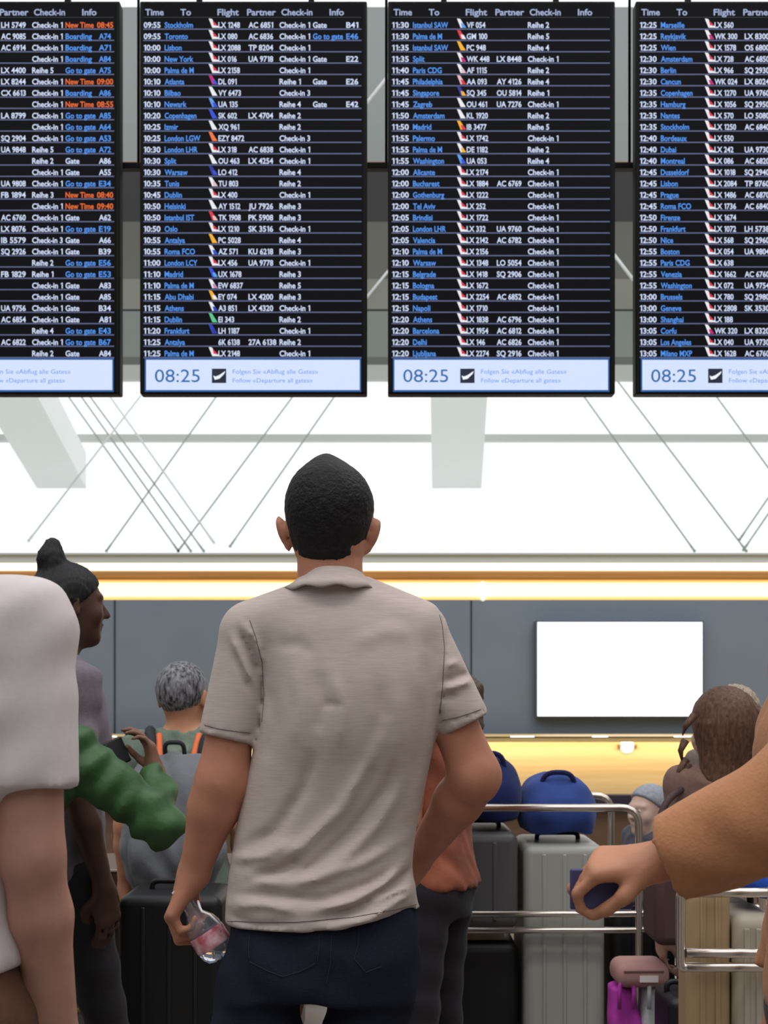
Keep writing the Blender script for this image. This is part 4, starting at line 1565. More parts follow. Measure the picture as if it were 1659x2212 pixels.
for x_, nm in ((-0.30, 'shoe'), (-0.02, 'shoe')):
    f = Field(axis(x_ - 0.07, x_ + 0.07, 0.008), axis(DM - 0.12, DM + 0.24, 0.008), axis(-0.02, 0.14, 0.008))
    f.loft([(0.0, x_, DM + 0.06, 0.047, 0.145), (0.03, x_, DM + 0.06, 0.047, 0.145), (0.065, x_, DM + 0.04, 0.04, 0.11), (0.11, x_, DM, 0.04, 0.055)], 0.01)
    put(nm, f.mesh(), mat('shoe_white', (210, 208, 204), 0.5), man)

# bottle held in his left fist
ba, bb = Vector(MP(409, 1966, 0.02)), Vector(MP(463, 2050, 0.02))
axd = (bb - ba).normalized()
Lb = 0.20
t = thing('water_bottle', 'crumpled clear plastic bottle with a red label held upside down in his left hand', 'bottle', tuple(ba))
bm = bmesh.new()
prof = [(0.0, -0.03), (0.013, -0.03), (0.013, 0.0), (0.016, 0.012), (0.030, 0.032), (0.0345, 0.045), (0.034, 0.055), (0.0355, 0.066), (0.034, 0.076), (0.0352, 0.088), (0.033, 0.098), (0.028, 0.107), (0.014, 0.112), (0.0, 0.104)]
lathe(bm, prof, ba, axd, 28)
rb = random.Random(3)
for v in bm.verts:
    v.co += Vector([rb.uniform(-1, 1) * 0.0014 for _ in range(3)])
put('bottle_body', bm_mesh(bm, True), mat('clear_plastic', (235, 240, 255), 0.06, transmission=0.9, ior=1.25, spec=0.6), t)
bm = bmesh.new()
lathe(bm, [(0.0352, 0.052), (0.0363, 0.060), (0.0358, 0.070), (0.0363, 0.080), (0.0350, 0.086)], ba, axd, 28)
put('label', bm_mesh(bm, True), mat('red_label', (196, 96, 108), 0.3, noise=0.5, nscale=40, rgb2=(232, 196, 206)), t)
bm = bmesh.new()
lathe(bm, [(0, -0.046), (0.0145, -0.046), (0.0150, -0.030), (0.0150, -0.028)], ba, axd, 20)
put('cap', bm_mesh(bm), mat('cap_white', (236, 238, 244), 0.4), t)
p0 = Vector(MP(426, 1948, 0.01))
bm = bmesh.new()
tube(bm, [p0, Vector(MP(431, 1958, 0.0)), Vector(MP(437, 1968, -0.006)), Vector(MP(455, 1974, -0.012)), Vector(MP(478, 1996, -0.014))], 0.0024, 8)
put('strap_loop', bm_mesh(bm), mat('cap_white', (236, 238, 244), 0.4), t)


# ---------------------------------------------------------------- other travellers
SK_pale = skin('pale', (206, 168, 150))
SK_warm = skin('warm', (188, 132, 104))
SK_dark = skin('dark', (84, 58, 48))
SK_boy = skin('boy', (196, 142, 112))
H_brown = hairm('brown', (92, 66, 52))
H_black = hairm('black', (28, 26, 30))
H_grey = hairm('grey_crop', (52, 48, 50), rgb2=(150, 150, 156))
H_curl = hairm('grey_curls', (120, 104, 92), rgb2=(190, 176, 160))
SHOE = mat('shoe_dark', (40, 38, 40), 0.5)
T_dark = cloth('charcoal_trousers', (44, 42, 46))
T_brown = cloth('brown_trousers', (96, 66, 50))

# teenager with the grey backpack, left of the man
bx = P(396, 1500, 4.5).x
boy = person('short-haired teenager from behind, wearing a grey backpack, left of the polo-shirt man', 'x' and bx, 4.5, 1.47, 0,
             dict(skin=SK_boy, hair=H_grey, shirt=cloth('sage_tee', (120, 136, 122)), trousers=T_dark, shoes=SHOE),
             hair='crop', hs=1.17, turn=math.radians(-18), fine=False, group=None)
t = thing('backpack', 'grey backpack with orange piping worn by the short-haired teenager', 'backpack', (bx, 4.4, 0.85))
f = Field(axis(bx - 0.22, bx + 0.22, 0.008), axis(4.14, 4.50, 0.008), axis(0.72, 1.24, 0.008))
f.loft([(0.78, bx, 4.30, 0.12, 0.07), (0.84, bx, 4.29, 0.145, 0.09), (1.0, bx, 4.29, 0.150, 0.095), (1.12, bx, 4.31, 0.135, 0.08), (1.19, bx, 4.335, 0.09, 0.045)], 0.02, p=3)
f.loft([(0.80, bx, 4.20, 0.10, 0.03), (0.86, bx, 4.195, 0.115, 0.035), (0.95, bx, 4.20, 0.11, 0.03), (0.99, bx, 4.21, 0.08, 0.02)], 0.01, p=3)
f.displace(lambda X, Y, Z: 0.006 * np.sin(Z * 48 + 22 * X + 3 * np.sin(X * 20)) * np.sin(X * 18 + 1) + 0.003 * wob(X, Y, Z, 50))
M_bp = cloth('grey_ripstop', (118, 120, 126), noise=0.12, scale=20)
put('main_compartment', f.mesh(), M_bp, t)
for q in (-1, 1):
    bm = bmesh.new()
    tube(bm, rounded([(bx + q * 0.07, 4.36, 1.16), (bx + q * 0.085, 4.38, 1.235), (bx + q * 0.10, 4.46, 1.265), (bx + q * 0.105, 4.56, 1.22), (bx + q * 0.11, 4.62, 1.05)], 0.05), 0.017, 8)
    put('shoulder_strap', bm_mesh(bm), mat('strap_charcoal', (48, 50, 56), 0.8), t)
    bm = bmesh.new()
    tube(bm, rounded([(bx + q * 0.045, 4.325, 1.13), (bx + q * 0.055, 4.365, 1.20), (bx + q * 0.062, 4.41, 1.245)], 0.03), 0.010, 8)
    put('piping', bm_mesh(bm), mat('piping_orange', (236, 120, 74), 0.7), t)
bm = bmesh.new()
tube(bm, rounded([(bx - 0.03, 4.33, 1.17), (bx - 0.028, 4.30, 1.225), (bx + 0.028, 4.30, 1.225), (bx + 0.03, 4.33, 1.17)], 0.02), 0.007, 8)
put('grab_handle', bm_mesh(bm), mat('strap_charcoal', (48, 50, 56), 0.8), t)

# green-jacketed traveller lifting a phone
gd = 3.4
gx = P(2, 1500, gd).x
gj = person('traveller at left edge in a crumpled green jacket, raising a phone in one hand', gx, gd, 1.53, 0,
            dict(skin=skin('brown', (128, 92, 76)), hair=H_black, shirt=mat('cloth_green_jacket', (50, 86, 46), 0.55, noise=0.25, nscale=14, bump=0.5, bscale=40), trousers=T_dark, shoes=SHOE),
            arms={'R': ((0.255, 0.05, -0.215), (0.215, 0.235, -0.085), (-0.25, 0.15, 1), (-0.9, -0.35, 0.0), 0.42)}, hair='short', sleeve='long', fine=True, loose=1.22, folds=2.2)
hp_ = gj['hand'][1]
pc = P(247, 1627, hp_.y - 0.02)
t = thing('mobile_phone', 'black phone tilted in the raised hand of the green-jacketed traveller', 'phone', tuple(pc))
R = Matrix.Rotation(math.radians(-24), 4, 'Y') @ Matrix.Rotation(math.radians(40), 4, 'Z')
bm = bmesh.new()
box(bm, (pc.x - 0.036, pc.y - 0.0045, pc.z - 0.034), (pc.x + 0.036, pc.y + 0.0045, pc.z + 0.034), 0.004, rot=R)
put('case', bm_mesh(bm), mat('phone_black', (16, 16, 18), 0.5), t)
bm = bmesh.new()
box(bm, (pc.x - 0.028, pc.y - 0.0065, pc.z + 0.010), (pc.x - 0.010, pc.y - 0.0045, pc.z + 0.028), 0.002, rot=R, piv=pc)
put('camera_bump', bm_mesh(bm), mat('phone_lens', (34, 34, 38), 0.2), t)

# dark-haired woman with an updo, walking right
person('woman with dark hair in a high bun walking right, at the left edge', P(140, 1500, 3.75).x, 3.75, 1.71, -58,
       dict(skin=SK_dark, hair=H_black, shirt=cloth('grey_lilac_top', (116, 108, 118)), trousers=T_dark, shoes=SHOE),
       hair='bun', sleeve='short', stride=0.14, girth=0.8, hs=0.97)
# near passer-by in the pale tee
person('passer-by cut by the left edge in a pale lilac T-shirt and brown trousers', P(-228, 1500, 1.9).x, 1.9, 1.79, -8,
       dict(skin=skin('rosy', (176, 132, 116)), hair=H_brown, shirt=cloth('lilac_tee', (208, 198, 200), noise=0.02, bump=0.05), trousers=T_brown, shoes=SHOE),
       arms={'R': ((0.02, -0.02, -0.29), (0.03, 0.05, -0.55), (0.0, 0.15, -1), (-1, 0, 0), 0.35)},
       hair='short', sleeve='short', stride=0.12, girth=1.05, hem=0.99, folds=0.5)
# woman half hidden behind the man
person('brown-haired person in an orange top, half hidden behind the polo-shirt man\'s right arm', P(945, 1500, 4.4).x, 4.4, 1.51, 62,
       dict(skin=SK_warm, hair=hairm('ash_brown', (86, 76, 66)), shirt=cloth('orange_top', (146, 84, 64), noise=0.2, scale=14), trousers=T_dark, shoes=SHOE),
       arms={'L': ((-0.02, 0.03, -0.28), (0.04, 0.2, -0.38), (0.1, 1, 0.1), (0, 0, -1), 0.4), 'R': ((0.02, 0.03, -0.28), (-0.04, 0.2, -0.38), (-0.1, 1, 0.1), (0, 0, -1), 0.4)},
       hair='pony', sleeve='none', hs=1.08, girth=0.92)
# girl with brown hair and loose strands
gxr = P(1566, 1500, 4.0).x
girl = person('girl with loosely pinned brown hair seen from behind, below the white screen', gxr, 4.0, 1.378, 12,
              dict(skin=SK_pale, hair=H_brown, shirt=cloth('mauve_brown_top', (128, 100, 92)), trousers=T_dark, shoes=SHOE),
              hair='long', sleeve='short', hs=1.33, girth=0.97, folds=0.6)
for k, (a, b, c_) in enumerate([((1482, 1640), (1466, 1668), (1456, 1692)), ((1486, 1650), (1476, 1690), (1479, 1712)), ((1480, 1600), (1470, 1622), (1474, 1650)), ((1500, 1545), (1480, 1570), (1474, 1590)), ((1620, 1520), (1640, 1545), (1652, 1580))]):
    bm = bmesh.new()
    tube(bm, rounded([P(*a, 3.94), P(*b, 3.93), P(*c_, 3.94)], 0.02), 0.0, 6) if False else tube(bm, [P(*a, 3.94), P(*b, 3.93), P(*c_, 3.94)], [0.012, 0.008, 0.001], 6)
    me = bm_mesh(bm)
    me.transform(girl['M'].inverted())
    put('loose_strand', me, H_brown, girl['root'], local=True)
bm = bmesh.new()
w = girl['M']
for q in (-1, 1):
    pass
t = thing('shoulder_bag', 'dark brown bag with long strap on the left shoulder of the brown-haired girl', 'bag', tuple(P(1435, 1850, 3.72)))
bm = bmesh.new()
tube(bm, rounded([P(1474, 1704, 3.92), P(1444, 1724, 3.86), P(1424, 1765, 3.84), P(1419, 1840, 3.84), P(1421, 1870, 3.86)], 0.05), 0.010, 8)
put('strap', bm_mesh(bm), mat('strap_brown', (74, 52, 54), 0.7), t)
bm = bmesh.new()
c0 = P(1440, 1905, 3.88)
box(bm, (c0.x - 0.05, c0.y - 0.10, c0.z - 0.16), (c0.x + 0.05, c0.y + 0.10, c0.z + 0.05), 0.025, 3)
put('pouch', bm_mesh(bm), mat('leather_brown', (82, 58, 56), 0.6), t)
# grey curls behind her
person('older traveller with grey curls standing behind the brown-haired girl', P(1588, 1500, 5.0).x, 5.0, 1.385, 10,
       dict(skin=SK_pale, hair=H_curl, shirt=cloth('taupe_coat', (120, 108, 100)), trousers=T_dark, shoes=SHOE), hair='curly', sleeve='long', hs=1.12)
# child in the grey knit cap, looking left
person('small child in a grey knit cap looking left, beside the loaded luggage trolley', P(1404, 1500, 5.4).x, 5.4, 1.02, 122,
       dict(skin=skin('child', (222, 188, 172)), hair=mat('cloth_grey_knit', (158, 162, 172), 0.95, noise=0.12, nscale=70, bump=0.6, bscale=120), shirt=cloth('slate_top', (92, 92, 104)), trousers=T_dark, shoes=SHOE),
       hair='cap', sleeve='long', hs=1.42, eyes=True)
# near passer-by at the right edge in tan
tan = person('passer-by cut by the right edge, tan sweater sleeve reaching forward', P(1862, 1500, 2.1).x, 2.1, 1.74, 90,
       dict(skin=SK_warm, hair=H_brown, shirt=cloth('tan_sweater', (178, 124, 88), noise=0.05), trousers=T_dark, shoes=SHOE),
       arms={'L': ((-0.06, 0.165, -0.19), (0.02, 0.345, -0.276), (0.1, 1, -0.05), (0.5, 0, -1), 0.75)},
       hair='short', sleeve='long', girth=1.1, loose=1.4, fine=True, folds=0.7)


hq = tan['hand'][-1]
t = thing('passport_wallet', 'navy travel wallet in the hand of the tan-sleeved passer-by at the right edge', 'wallet', (hq.x, hq.y, hq.z - 0.03))
bm = bmesh.new()
box(bm, (hq.x - 0.04, hq.y - 0.004, hq.z - 0.062), (hq.x + 0.045, hq.y + 0.004, hq.z - 0.006), 0.003)
put('cover', bm_mesh(bm), mat('wallet_navy', (64, 62, 104), 0.5, noise=0.1, nscale=20), t)
bm = bmesh.new()
box(bm, (hq.x - 0.038, hq.y - 0.0025, hq.z - 0.0635), (hq.x + 0.043, hq.y + 0.0025, hq.z - 0.060))
put('pages', bm_mesh(bm), mat('paper_lilac', (206, 200, 222), 0.7), t)


# ---------------------------------------------------------------- luggage
def suitcase(name, label, px0, px1, pyt, d, depth, m, zbot=0.0, rib=0, bev=0.03, handle=True, wheels=True, cat='suitcase', group=None, trim=None):
    """hard-shell case standing upright; px0..px1 and pyt are where the photo shows its front face"""
    a, b = P(px0, pyt, d), P(px1, pyt, d)
    zt = a.z
    wz = 0.05 if wheels else 0.0
    t = thing(name, label, cat, ((a.x + b.x) / 2, d + depth / 2, zbot), group)
    bm = bmesh.new()
    box(bm, (a.x, d, zbot + wz), (b.x, d + depth, zt), bev, 4)
    put('shell', bm_mesh(bm), m, t)
    if rib:
        n = rib
        for i in range(n):
            bm = bmesh.new()
            xm = a.x + (b.x - a.x) * (i + 1) / (n + 1)
            box(bm, (xm - 0.006, d - 0.005, zbot + wz + bev), (xm + 0.006, d + 0.02, zt - bev), 0.003)
            put('rib', bm_mesh(bm), trim or m, t)
    if handle:
        xm = (a.x + b.x) / 2
        w = min(0.07, (b.x - a.x) * 0.3)
        bm = bmesh.new()
        tube(bm, rounded([(xm - w, d + depth / 2, zt - 0.01), (xm - w, d + depth / 2, zt + 0.022), (xm + w, d + depth / 2, zt + 0.022), (xm + w, d + depth / 2, zt - 0.01)], 0.02), 0.008, 8)
        put('carry_handle', bm_mesh(bm), mat('handle_black', (26, 26, 28), 0.5), t)
    if wheels:
        for sx in (a.x + 0.035, b.x - 0.035):
            for sy in (d + 0.04, d + depth - 0.04):
                bm = bmesh.new()
                lathe(bm, [(0, -0.012), (0.022, -0.012), (0.0275, -0.006), (0.0275, 0.006), (0.022, 0.012), (0, 0.012)], (sx, sy, zbot + 0.0275), (1, 0, 0), 16)
                put('wheel', bm_mesh(bm), mat('wheel_rubber', (30, 30, 32), 0.6), t)
    return t


M_silver = mat('shell_silver_grey', (172, 174, 168), 0.4, noise=0.04, nscale=3)
M_dgrey = mat('shell_graphite', (86, 86, 88), 0.45, noise=0.05, nscale=3)
M_black = mat('shell_black', (24, 24, 26), 0.45)
M_chrome = mat('chrome_tube', (226, 214, 204), 0.22, 0.9)
M_taupe = mat('shell_champagne', (178, 152, 116), 0.4)


def trolley(label, x0, x1, y0, y1, zs, ztop, xh0, xh1, curl=0.1, posts=True, taper=0.0):
    """airport luggage trolley seen from its side: platform, wheels, posts, side rails"""
    t = thing('luggage_trolley', label, 'luggage trolley', ((x0 + x1) / 2, (y0 + y1) / 2, 0))
    bm = bmesh.new()
    box(bm, (x0, y0, 0.13), (x1 + 0.1, y1, 0.16), 0.01)
    put('platform', bm_mesh(bm), mat('trolley_grey', (110, 110, 112), 0.5, 0.4), t)
    for yy in (y0, y1):
        for z in zs:
            bm = bmesh.new()
            tube(bm, rounded([(x0 + (taper if yy == y1 else 0), yy, z), (x1 - 0.08, yy, z), (x1, yy, z + 0.03), (x1 + 0.015, yy, z + curl)], 0.08), 0.0105, 10)
            put('side_rail', bm_mesh(bm), M_chrome, t)
        if posts:
            bm = bmesh.new()
            tube(bm, [(x0, yy, 0.14), (x0, yy, zs[-1])], 0.011, 10)
            put('post', bm_mesh(bm), M_chrome, t)
        else:
            xe = x0 + (taper if yy == y1 else 0)
            bm = bmesh.new()
            tube(bm, rounded([(xe + 0.004, yy, zs[0]), (xe - 0.012, yy, zs[0]), (xe - 0.012, yy, zs[-1]), (xe + 0.004, yy, zs[-1])], 0.012), 0.0105, 10)
            put('rail_end', bm_mesh(bm), M_chrome, t)
        bm = bmesh.new()
        tube(bm, rounded([(xh1, yy, 0.14), (xh1, yy, ztop), (xh0, yy, ztop)], 0.06), 0.013, 10)
        put('hand_rail', bm_mesh(bm), M_chrome, t)
        for xx in (x0 + 0.05, x1 + 0.04):
            bm = bmesh.new()
            lathe(bm, [(0, -0.018), (0.05, -0.018), (0.062, -0.01), (0.062, 0.01), (0.05, 0.018), (0, 0.018)], (xx, yy, 0.062), (0, 1, 0), 20)
            w = put('wheel', bm_mesh(bm), mat('wheel_rubber', (30, 30, 32), 0.6), t)
            bm = bmesh.new()
            lathe(bm, [(0, -0.021), (0.03, -0.021), (0.03, 0.021), (0, 0.021)], (xx, yy, 0.062), (0, 1, 0), 16)
            put('hub', bm_mesh(bm), M_chrome, w)
    bm = bmesh.new()
    tube(bm, [(xh0, y0, ztop), (xh0, y1, ztop)], 0.016, 12)
    put('grip_bar', bm_mesh(bm), mat('grip_black', (30, 30, 32), 0.5), t)
    return t


dA = 4.60
trolley('chrome luggage trolley loaded with grey cases, right of the polo-shirt man', P(932, 1, dA).x, P(1462, 1, dA).x, dA, dA + 0.56,
        (0.607, 0.660), 1.003, P(1004, 1, dA).x, P(1380, 1, dA).x)
suitcase('suitcase', 'tall pale grey hard-shell suitcase upright on the chrome luggage trolley', 1132, 1308, 1826, dA + 0.06, 0.40, M_silver, 0.16, rib=3, wheels=True)
suitcase('suitcase', 'graphite hard-shell suitcase resting on the side rails of the chrome trolley', 966, 1120, 1800, dA + 0.05, 0.44, M_dgrey, 0.60, rib=2, wheels=False)
suitcase('suitcase', 'black suitcase low on the chrome trolley, under the graphite one', 950, 1122, 2035, dA + 0.08, 0.40, M_black, 0.16, wheels=False, handle=False, bev=0.04)


def duffel(label, px0, px1, d, dep, z0, z1, m, m2, name='duffel_bag'):
    a, b = P(px0, 1, d).x, P(px1, 1, d).x
    t = thing(name, label, 'bag', ((a + b) / 2, d + dep / 2, z0))
    f = Field(axis(a - 0.04, b + 0.04, 0.008), axis(d - 0.04, d + dep + 0.04, 0.01), axis(z0 - 0.03, z1 + 0.04, 0.008))
    cx, rx = (a + b) / 2, (b - a) / 2
    hh = z1 - z0
    f.loft([(z0 + 0.004, cx, d + dep / 2, rx * 0.9, dep / 2 * 0.9), (z0 + hh * 0.25, cx, d + dep / 2, rx, dep / 2), (z0 + hh * 0.6, cx, d + dep / 2, rx * 0.93, dep / 2 * 0.9),
            (z0 + hh * 0.86, cx, d + dep / 2, rx * 0.62, dep / 2 * 0.6), (z1, cx, d + dep / 2, rx * 0.22, dep / 2 * 0.3)], 0.01, p=3)
    f.displace(lambda X, Y, Z: 0.006 * wob(X, Y, Z, 34) + 0.004 * np.sin(X * 40 + 9 * Z))
    put('bag_body', f.mesh(), m, t)
    bm = bmesh.new()
    y_ = d + dep * 0.25
    tube(bm, rounded([(cx - rx * 0.45, y_, z0 + hh * 0.66), (cx - rx * 0.36, y_ - 0.02, z1 + 0.0), (cx + rx * 0.36, y_ - 0.02, z1 + 0.0), (cx + rx * 0.45, y_, z0 + hh * 0.66)], 0.04), 0.009, 8)
    put('carry_strap', bm_mesh(bm), m2, t)
    return t


duffel('royal blue soft bag on top of the tall pale grey suitcase', 1125, 1298, dA + 0.08, 0.34, P(1, 1826, dA + 0.06).z + 0.03, 1.11, cloth('royal_blue', (52, 74, 140), noise=0.15, scale=12), cloth('navy_strap', (34, 40, 84)))
duffel('dark navy soft bag on top of the graphite suitcase, beside the royal blue bag', 990, 1136, dA + 0.07, 0.34, P(1, 1800, dA + 0.05).z + 0.03, 1.175, cloth('deep_navy', (30, 42, 92), noise=0.15, scale=12), cloth('navy_strap', (34, 40, 84)))

# right-hand trolley
dB = 3.05
trolley('chrome luggage trolley cut by the right edge, stacked with champagne cases', P(1482, 1, dB).x, P(1790, 1, dB).x, dB, dB + 0.5,
        (0.785, 0.815, 0.945), 1.10, P(1700, 1, dB).x, P(1780, 1, dB).x, 0.03, False, 0.14)
suitcase('suitcase', 'champagne-coloured upright suitcase on the trolley at the right edge', 1486, 1583, 1872, dB + 0.05, 0.13, M_taupe, 0.16, rib=2)
suitcase('suitcase', 'pale stone suitcase at the right edge, right of the champagne-coloured one', 1588, 1690, 1976, dB + 0.04, 0.38, mat('shell_stone', (190, 180, 164), 0.4, noise=0.03, nscale=4), 0.16, rib=3)
duffel('bright blue bag lying on the pale stone suitcase at the right edge', 1594, 1700, dB + 0.06, 0.3, P(1, 1976, dB + 0.04).z + 0.028, 1.02, cloth('bright_blue', (40, 84, 184), noise=0.12, scale=12), cloth('navy_strap', (34, 40, 84)))
duffel('black rucksack hanging at the right edge behind the tan sweater sleeve', 1590, 1720, 4.47, 0.22, 0.86, 1.15, cloth('black_nylon', (24, 24, 28)), cloth('black_strap', (20, 20, 22)), 'rucksack')
suitcase('suitcase', 'stand-alone charcoal trunk under the black rucksack at the right edge', 1560, 1740, P(1, 1, 1).z and 1500 + (1.37 - 0.86) * F / 4.42, 4.40, 0.35, M_dgrey, 0.0, handle=False, wheels=False)
suitcase('suitcase', 'black suitcase behind the pink pouch, between the two trolleys', 1322, 1462, 1936, dA + 0.08, 0.38, M_black, 0.16, rib=2)
suitcase('suitcase', 'low black suitcase with rounded corners at the bottom right', 1446, 1512, 2158, 3.58, 0.22, M_black, 0.0, bev=0.025)
suitcase('suitcase', 'low black case with brass-coloured arched handle at the bottom right', 1516, 1600, 2176, 3.58, 0.22, M_black, 0.0, bev=0.03, handle=False)
z = P(1, 2176, 3.58).z
bm = bmesh.new()
hx0, hx1 = P(1530, 1, 3.6).x, P(1588, 1, 3.6).x
last = [o_ for o_ in COL.objects if o_.type == 'EMPTY' and o_.get('label', '').startswith('low black case with brass')][0]
tube(bm, rounded([(hx0, 3.69, z - 0.01), (hx0 + 0.01, 3.69, z + 0.04), (hx1 - 0.01, 3.69, z + 0.04), (hx1, 3.69, z - 0.01)], 0.03), 0.006, 8)
put('arched_handle', bm_mesh(bm), mat('brass', (196, 164, 96), 0.35, 0.6), last)


def tote(label, px0, px1, pyt, d, dep, m, lean=0.0):
    a, b = P(px0, pyt, d), P(px1, pyt, d)
    t = thing('tote_bag', label, 'bag', ((a.x + b.x) / 2, d + dep / 2, 0))
    cx, rx = (a.x + b.x) / 2, (b.x - a.x) / 2
    f = Field(axis(a.x - 0.05, b.x + 0.05 + abs(lean), 0.007), axis(d - 0.03, d + dep + 0.03, 0.008), axis(-0.02, a.z + 0.03, 0.008))
    f.loft([(0.0, cx + lean, d + dep / 2, rx * 1.1, dep / 2), (a.z * 0.5, cx + lean * 0.6, d + dep / 2, rx * 1.05, dep / 2), (a.z - 0.01, cx, d + dep / 2, rx, dep / 2 * 0.7)], 0.01, p=4)
    f.displace(lambda X, Y, Z: 0.005 * np.sin(X * 70 + Z * 9 + 2 * np.sin(Z * 20)))
    put('bag_body', f.mesh(), m, t)
    bm = bmesh.new()
    tube(bm, rounded([(cx - rx * 0.5, d - 0.004, a.z - 0.06), (cx - rx * 0.5, d - 0.006, a.z + 0.02), (cx + rx * 0.5, d - 0.006, a.z + 0.02), (cx + rx * 0.5, d - 0.004, a.z - 0.06)], 0.03), 0.006, 8)
    put('carry_strap', bm_mesh(bm), m, t)
    return t


tote('magenta fabric tote standing under the pink pouch', 1322, 1384, 2132, 3.90, 0.14, mat('cloth_magenta', (186, 62, 176), 0.7, noise=0.25, nscale=12, bump=0.3, bscale=60), 0.03)
tote('white fabric tote standing right of the magenta one, under the pink pouch', 1390, 1436, 2132, 3.90, 0.14, cloth('white_canvas', (206, 210, 212)), 0.01)
d_ = 3.88
a, b = P(1332, 2138, d_), P(1450, 2082, d_)
t = thing('pouch', 'dusty pink rounded pouch with a small white patch, on top of the totes', 'bag', ((a.x + b.x) / 2, d_ + 0.07, a.z))
bm = bmesh.new()
box(bm, (a.x, d_, a.z), (b.x, d_ + 0.15, b.z), 0.03, 4)
put('pouch_body', bm_mesh(bm), mat('dusty_pink', (176, 132, 128), 0.6, noise=0.06, nscale=10), t)
bm = bmesh.new()
pa, pb = P(1382, 2122, d_ - 0.001), P(1422, 2108, d_ - 0.001)
box(bm, (pa.x, d_ - 0.0025, pa.z), (pb.x, d_ + 0.001, pb.z), 0.0)
put('white_patch', bm_mesh(bm), mat('patch_white', (232, 226, 226), 0.6), t)
bm = bmesh.new()
box(bm, (a.x + 0.02, d_ - 0.002, (a.z + b.z) / 2 + 0.012), (b.x - 0.02, d_ + 0.002, (a.z + b.z) / 2 + 0.016), 0.0)
put('zip', bm_mesh(bm), mat('zip_grey', (120, 92, 92), 0.5), t)

# pushchair behind the chrome trolley: only its front wheel and cowl show under the rails
dp = 5.25
wc = P(1086, 2192, dp)
t = thing('pushchair', 'black pushchair with a silver-hubbed wheel behind the chrome luggage trolley', 'pushchair', (wc.x - 0.1, dp + 0.2, 0))
rw_ = 0.11
for yy in (dp, dp + 0.42):
    for xx in (wc.x, wc.x - 0.52):
        bm = bmesh.new()
        lathe(bm, [(0.07, -0.02), (0.1, -0.022), (rw_ + 0.03, -0.012), (rw_ + 0.03, 0.012), (0.1, 0.022), (0.07, 0.02)], (xx, yy, rw_ + 0.03), (0, 1, 0), 28)
        w_ = put('wheel', bm_mesh(bm), mat('tyre_grey', (66, 66, 66), 0.7), t)
        bm = bmesh.new()
        lathe(bm, [(0, -0.03), (0.02, -0.03), (0.025, -0.02), (0.066, -0.018), (0.072, -0.01), (0.072, 0.01), (0, 0.012)], (xx, yy, rw_ + 0.03), (0, 1, 0), 24)
        for k in range(5):
            an_ = k * 2 * math.pi / 5 + 0.3
            c_ = Vector((xx + 0.045 * math.cos(an_), yy - 0.0185, rw_ + 0.03 + 0.045 * math.sin(an_)))
            lathe(bm, [(0, -0.003), (0.011, -0.003), (0.011, 0.004)], c_, (0, 1, 0), 10, mi=1)
        put('hub', bm_mesh(bm), [mat('hub_silver', (196, 190, 180), 0.3, 0.5), mat('hub_hole', (60, 58, 56), 0.6)], w_)
f = Field(axis(wc.x - 0.14, wc.x + 0.2, 0.008), axis(dp - 0.06, dp + 0.1, 0.01), axis(0.1, 0.56, 0.008))
f.cone((wc.x - 0.03, dp + 0.02, 0.46), (wc.x - 0.015, dp + 0.015, 0.28), 0.018, 0.06, 0.02)
f.ell((wc.x, dp + 0.012, 0.20), (0.165, 0.045, 0.15), 0.05)
f.ell((wc.x, dp + 0.012, 0.12), (0.14, 0.2, 0.155), 0.0, minus=True)
put('mudguard', f.mesh(), mat('plastic_graphite', (76, 76, 74), 0.5), t)
bm = bmesh.new()
box(bm, (wc.x - 0.5, dp + 0.02, 0.24), (wc.x - 0.06, dp + 0.4, 0.50), 0.05, 4)
put('seat', bm_mesh(bm), mat('pushchair_black', (24, 24, 26), 0.8), t)
bm = bmesh.new()
for yy in (dp + 0.03, dp + 0.39):
    tube(bm, rounded([(wc.x, yy, 0.15), (wc.x - 0.1, yy, 0.42), (wc.x - 0.5, yy, 0.62)], 0.05), 0.012, 8)
    tube(bm, rounded([(wc.x - 0.52, yy, 0.15), (wc.x - 0.35, yy, 0.42), (wc.x - 0.1, yy, 0.5)], 0.05), 0.012, 8)
put('frame', bm_mesh(bm), mat('plastic_graphite', (76, 76, 74), 0.5), t)

# ---------------------------------------------------------------- left side: dark counter, cases
t = thing('side_counter', 'low dark counter with a thin steel top edge, behind the left passers-by', 'counter', (P(250, 1, 5.4).x, 5.7, 0))
xa_, xb_ = P(20, 1, 5.4).x, P(640, 1, 5.4).x
zt_ = P(1, 1879, 5.4).z
bm = bmesh.new()
box(bm, (xa_, 5.42, 0.0), (xb_, 6.0, zt_ - 0.075))
put('base_cabinet', bm_mesh(bm), mat('counter_black', (30, 28, 28), 0.4), t)
bm = bmesh.new()
box(bm, (xa_ - 0.02, 5.40, zt_ - 0.075), (xb_ + 0.02, 6.02, zt_ - 0.006), 0.004)
put('top_band', bm_mesh(bm), mat('counter_oxblood', (62, 40, 38), 0.35), t)
bm = bmesh.new()
box(bm, (xa_ - 0.025, 5.394, zt_ - 0.007), (xb_ + 0.025, 5.402, zt_ + 0.001), 0.001)
put('steel_edge', bm_mesh(bm), mat('steel_edge', (188, 176, 168), 0.3, 0.6), t)
bm = bmesh.new()
pa, pb = P(112, 2025, 5.41), P(245, 1932, 5.41)
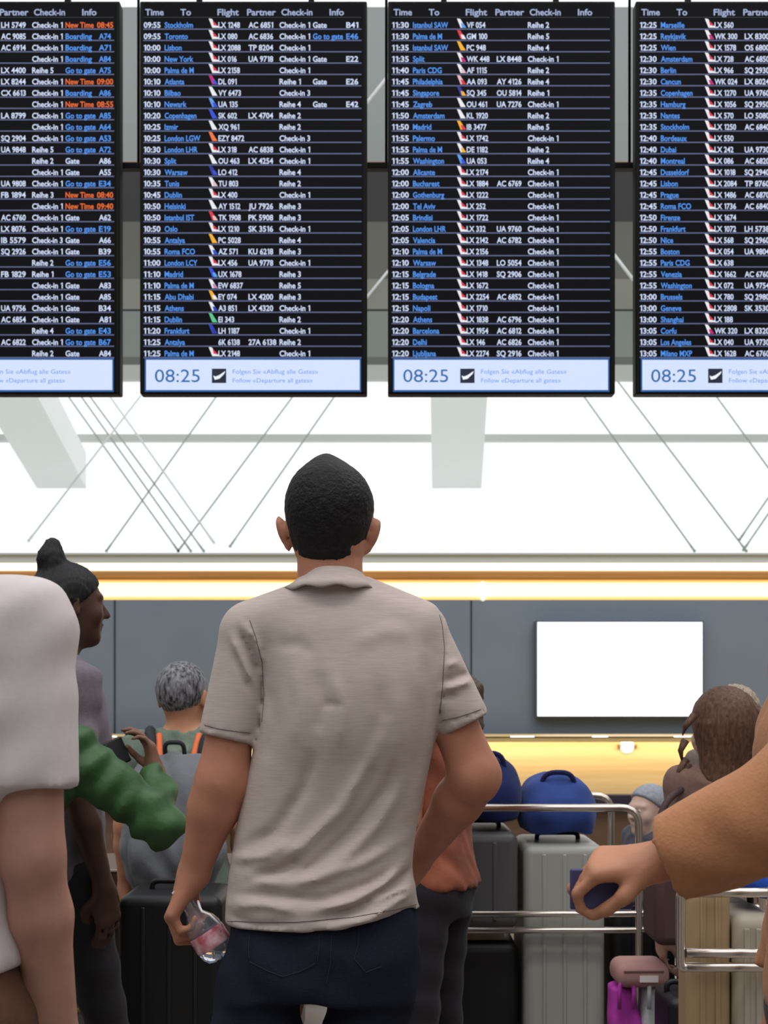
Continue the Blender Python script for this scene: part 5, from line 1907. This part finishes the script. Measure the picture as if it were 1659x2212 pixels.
box(bm, (pa.x, 5.408, pa.z), (pb.x, 5.425, pb.z), 0.003)
put('grey_panel', bm_mesh(bm), mat('panel_warm_grey', (78, 74, 74), 0.5), t)

suitcase('suitcase', 'large black suitcase left of the man\'s legs, in front of the dark side counter', 252, 478, 1936, 3.85, 0.3, M_black, 0.0, rib=3, trim=mat('rib_charcoal', (34, 34, 38), 0.4))
st = suitcase('suitcase', 'silver case with two gold bands at the bottom left', 18, 214, 2122, 4.0, 0.3, mat('shell_silver', (150, 142, 136), 0.35, 0.3), 0.0, bev=0.02, handle=False)
for py in (2150, 2182):
    bm = bmesh.new()
    za = P(1, py, 4.0).z
    box(bm, (P(24, 1, 4.0).x, 3.995, za - 0.005), (P(208, 1, 4.0).x, 4.01, za + 0.005), 0.002)
    put('gold_band', bm_mesh(bm), mat('gold_band', (226, 176, 104), 0.3, 0.5), st)
suitcase('suitcase', 'dark umber case at the left edge, behind the silver case with gold bands', -60, 192, 1962, 4.4, 0.3, mat('shell_umber', (92, 62, 48), 0.5, noise=0.08, nscale=4), 0.0, bev=0.03)

# small white bag on the floor seen between the man's legs
c_ = P(677, 1, 6.3)
t = thing('paper_bag', 'small white bag with an orange stripe on the floor, seen between the man\'s legs', 'bag', (c_.x, 6.36, 0))
bm = bmesh.new()
box(bm, (c_.x - 0.09, 6.3, 0), (c_.x + 0.09, 6.42, 0.16), 0.012)
put('bag_body', bm_mesh(bm), mat('paper_white', (232, 234, 236), 0.7), t)
bm = bmesh.new()
box(bm, (c_.x - 0.091, 6.297, 0.045), (c_.x + 0.02, 6.302, 0.07), 0.0)
put('stripe', bm_mesh(bm), mat('stripe_orange', (226, 132, 84), 0.7), t)
bm = bmesh.new()
tube(bm, rounded([(c_.x - 0.04, 6.36, 0.155), (c_.x - 0.04, 6.36, 0.2), (c_.x + 0.04, 6.36, 0.2), (c_.x + 0.04, 6.36, 0.155)], 0.02), 0.004, 8)
put('carry_handle', bm_mesh(bm), mat('paper_white', (232, 234, 236), 0.7), t)
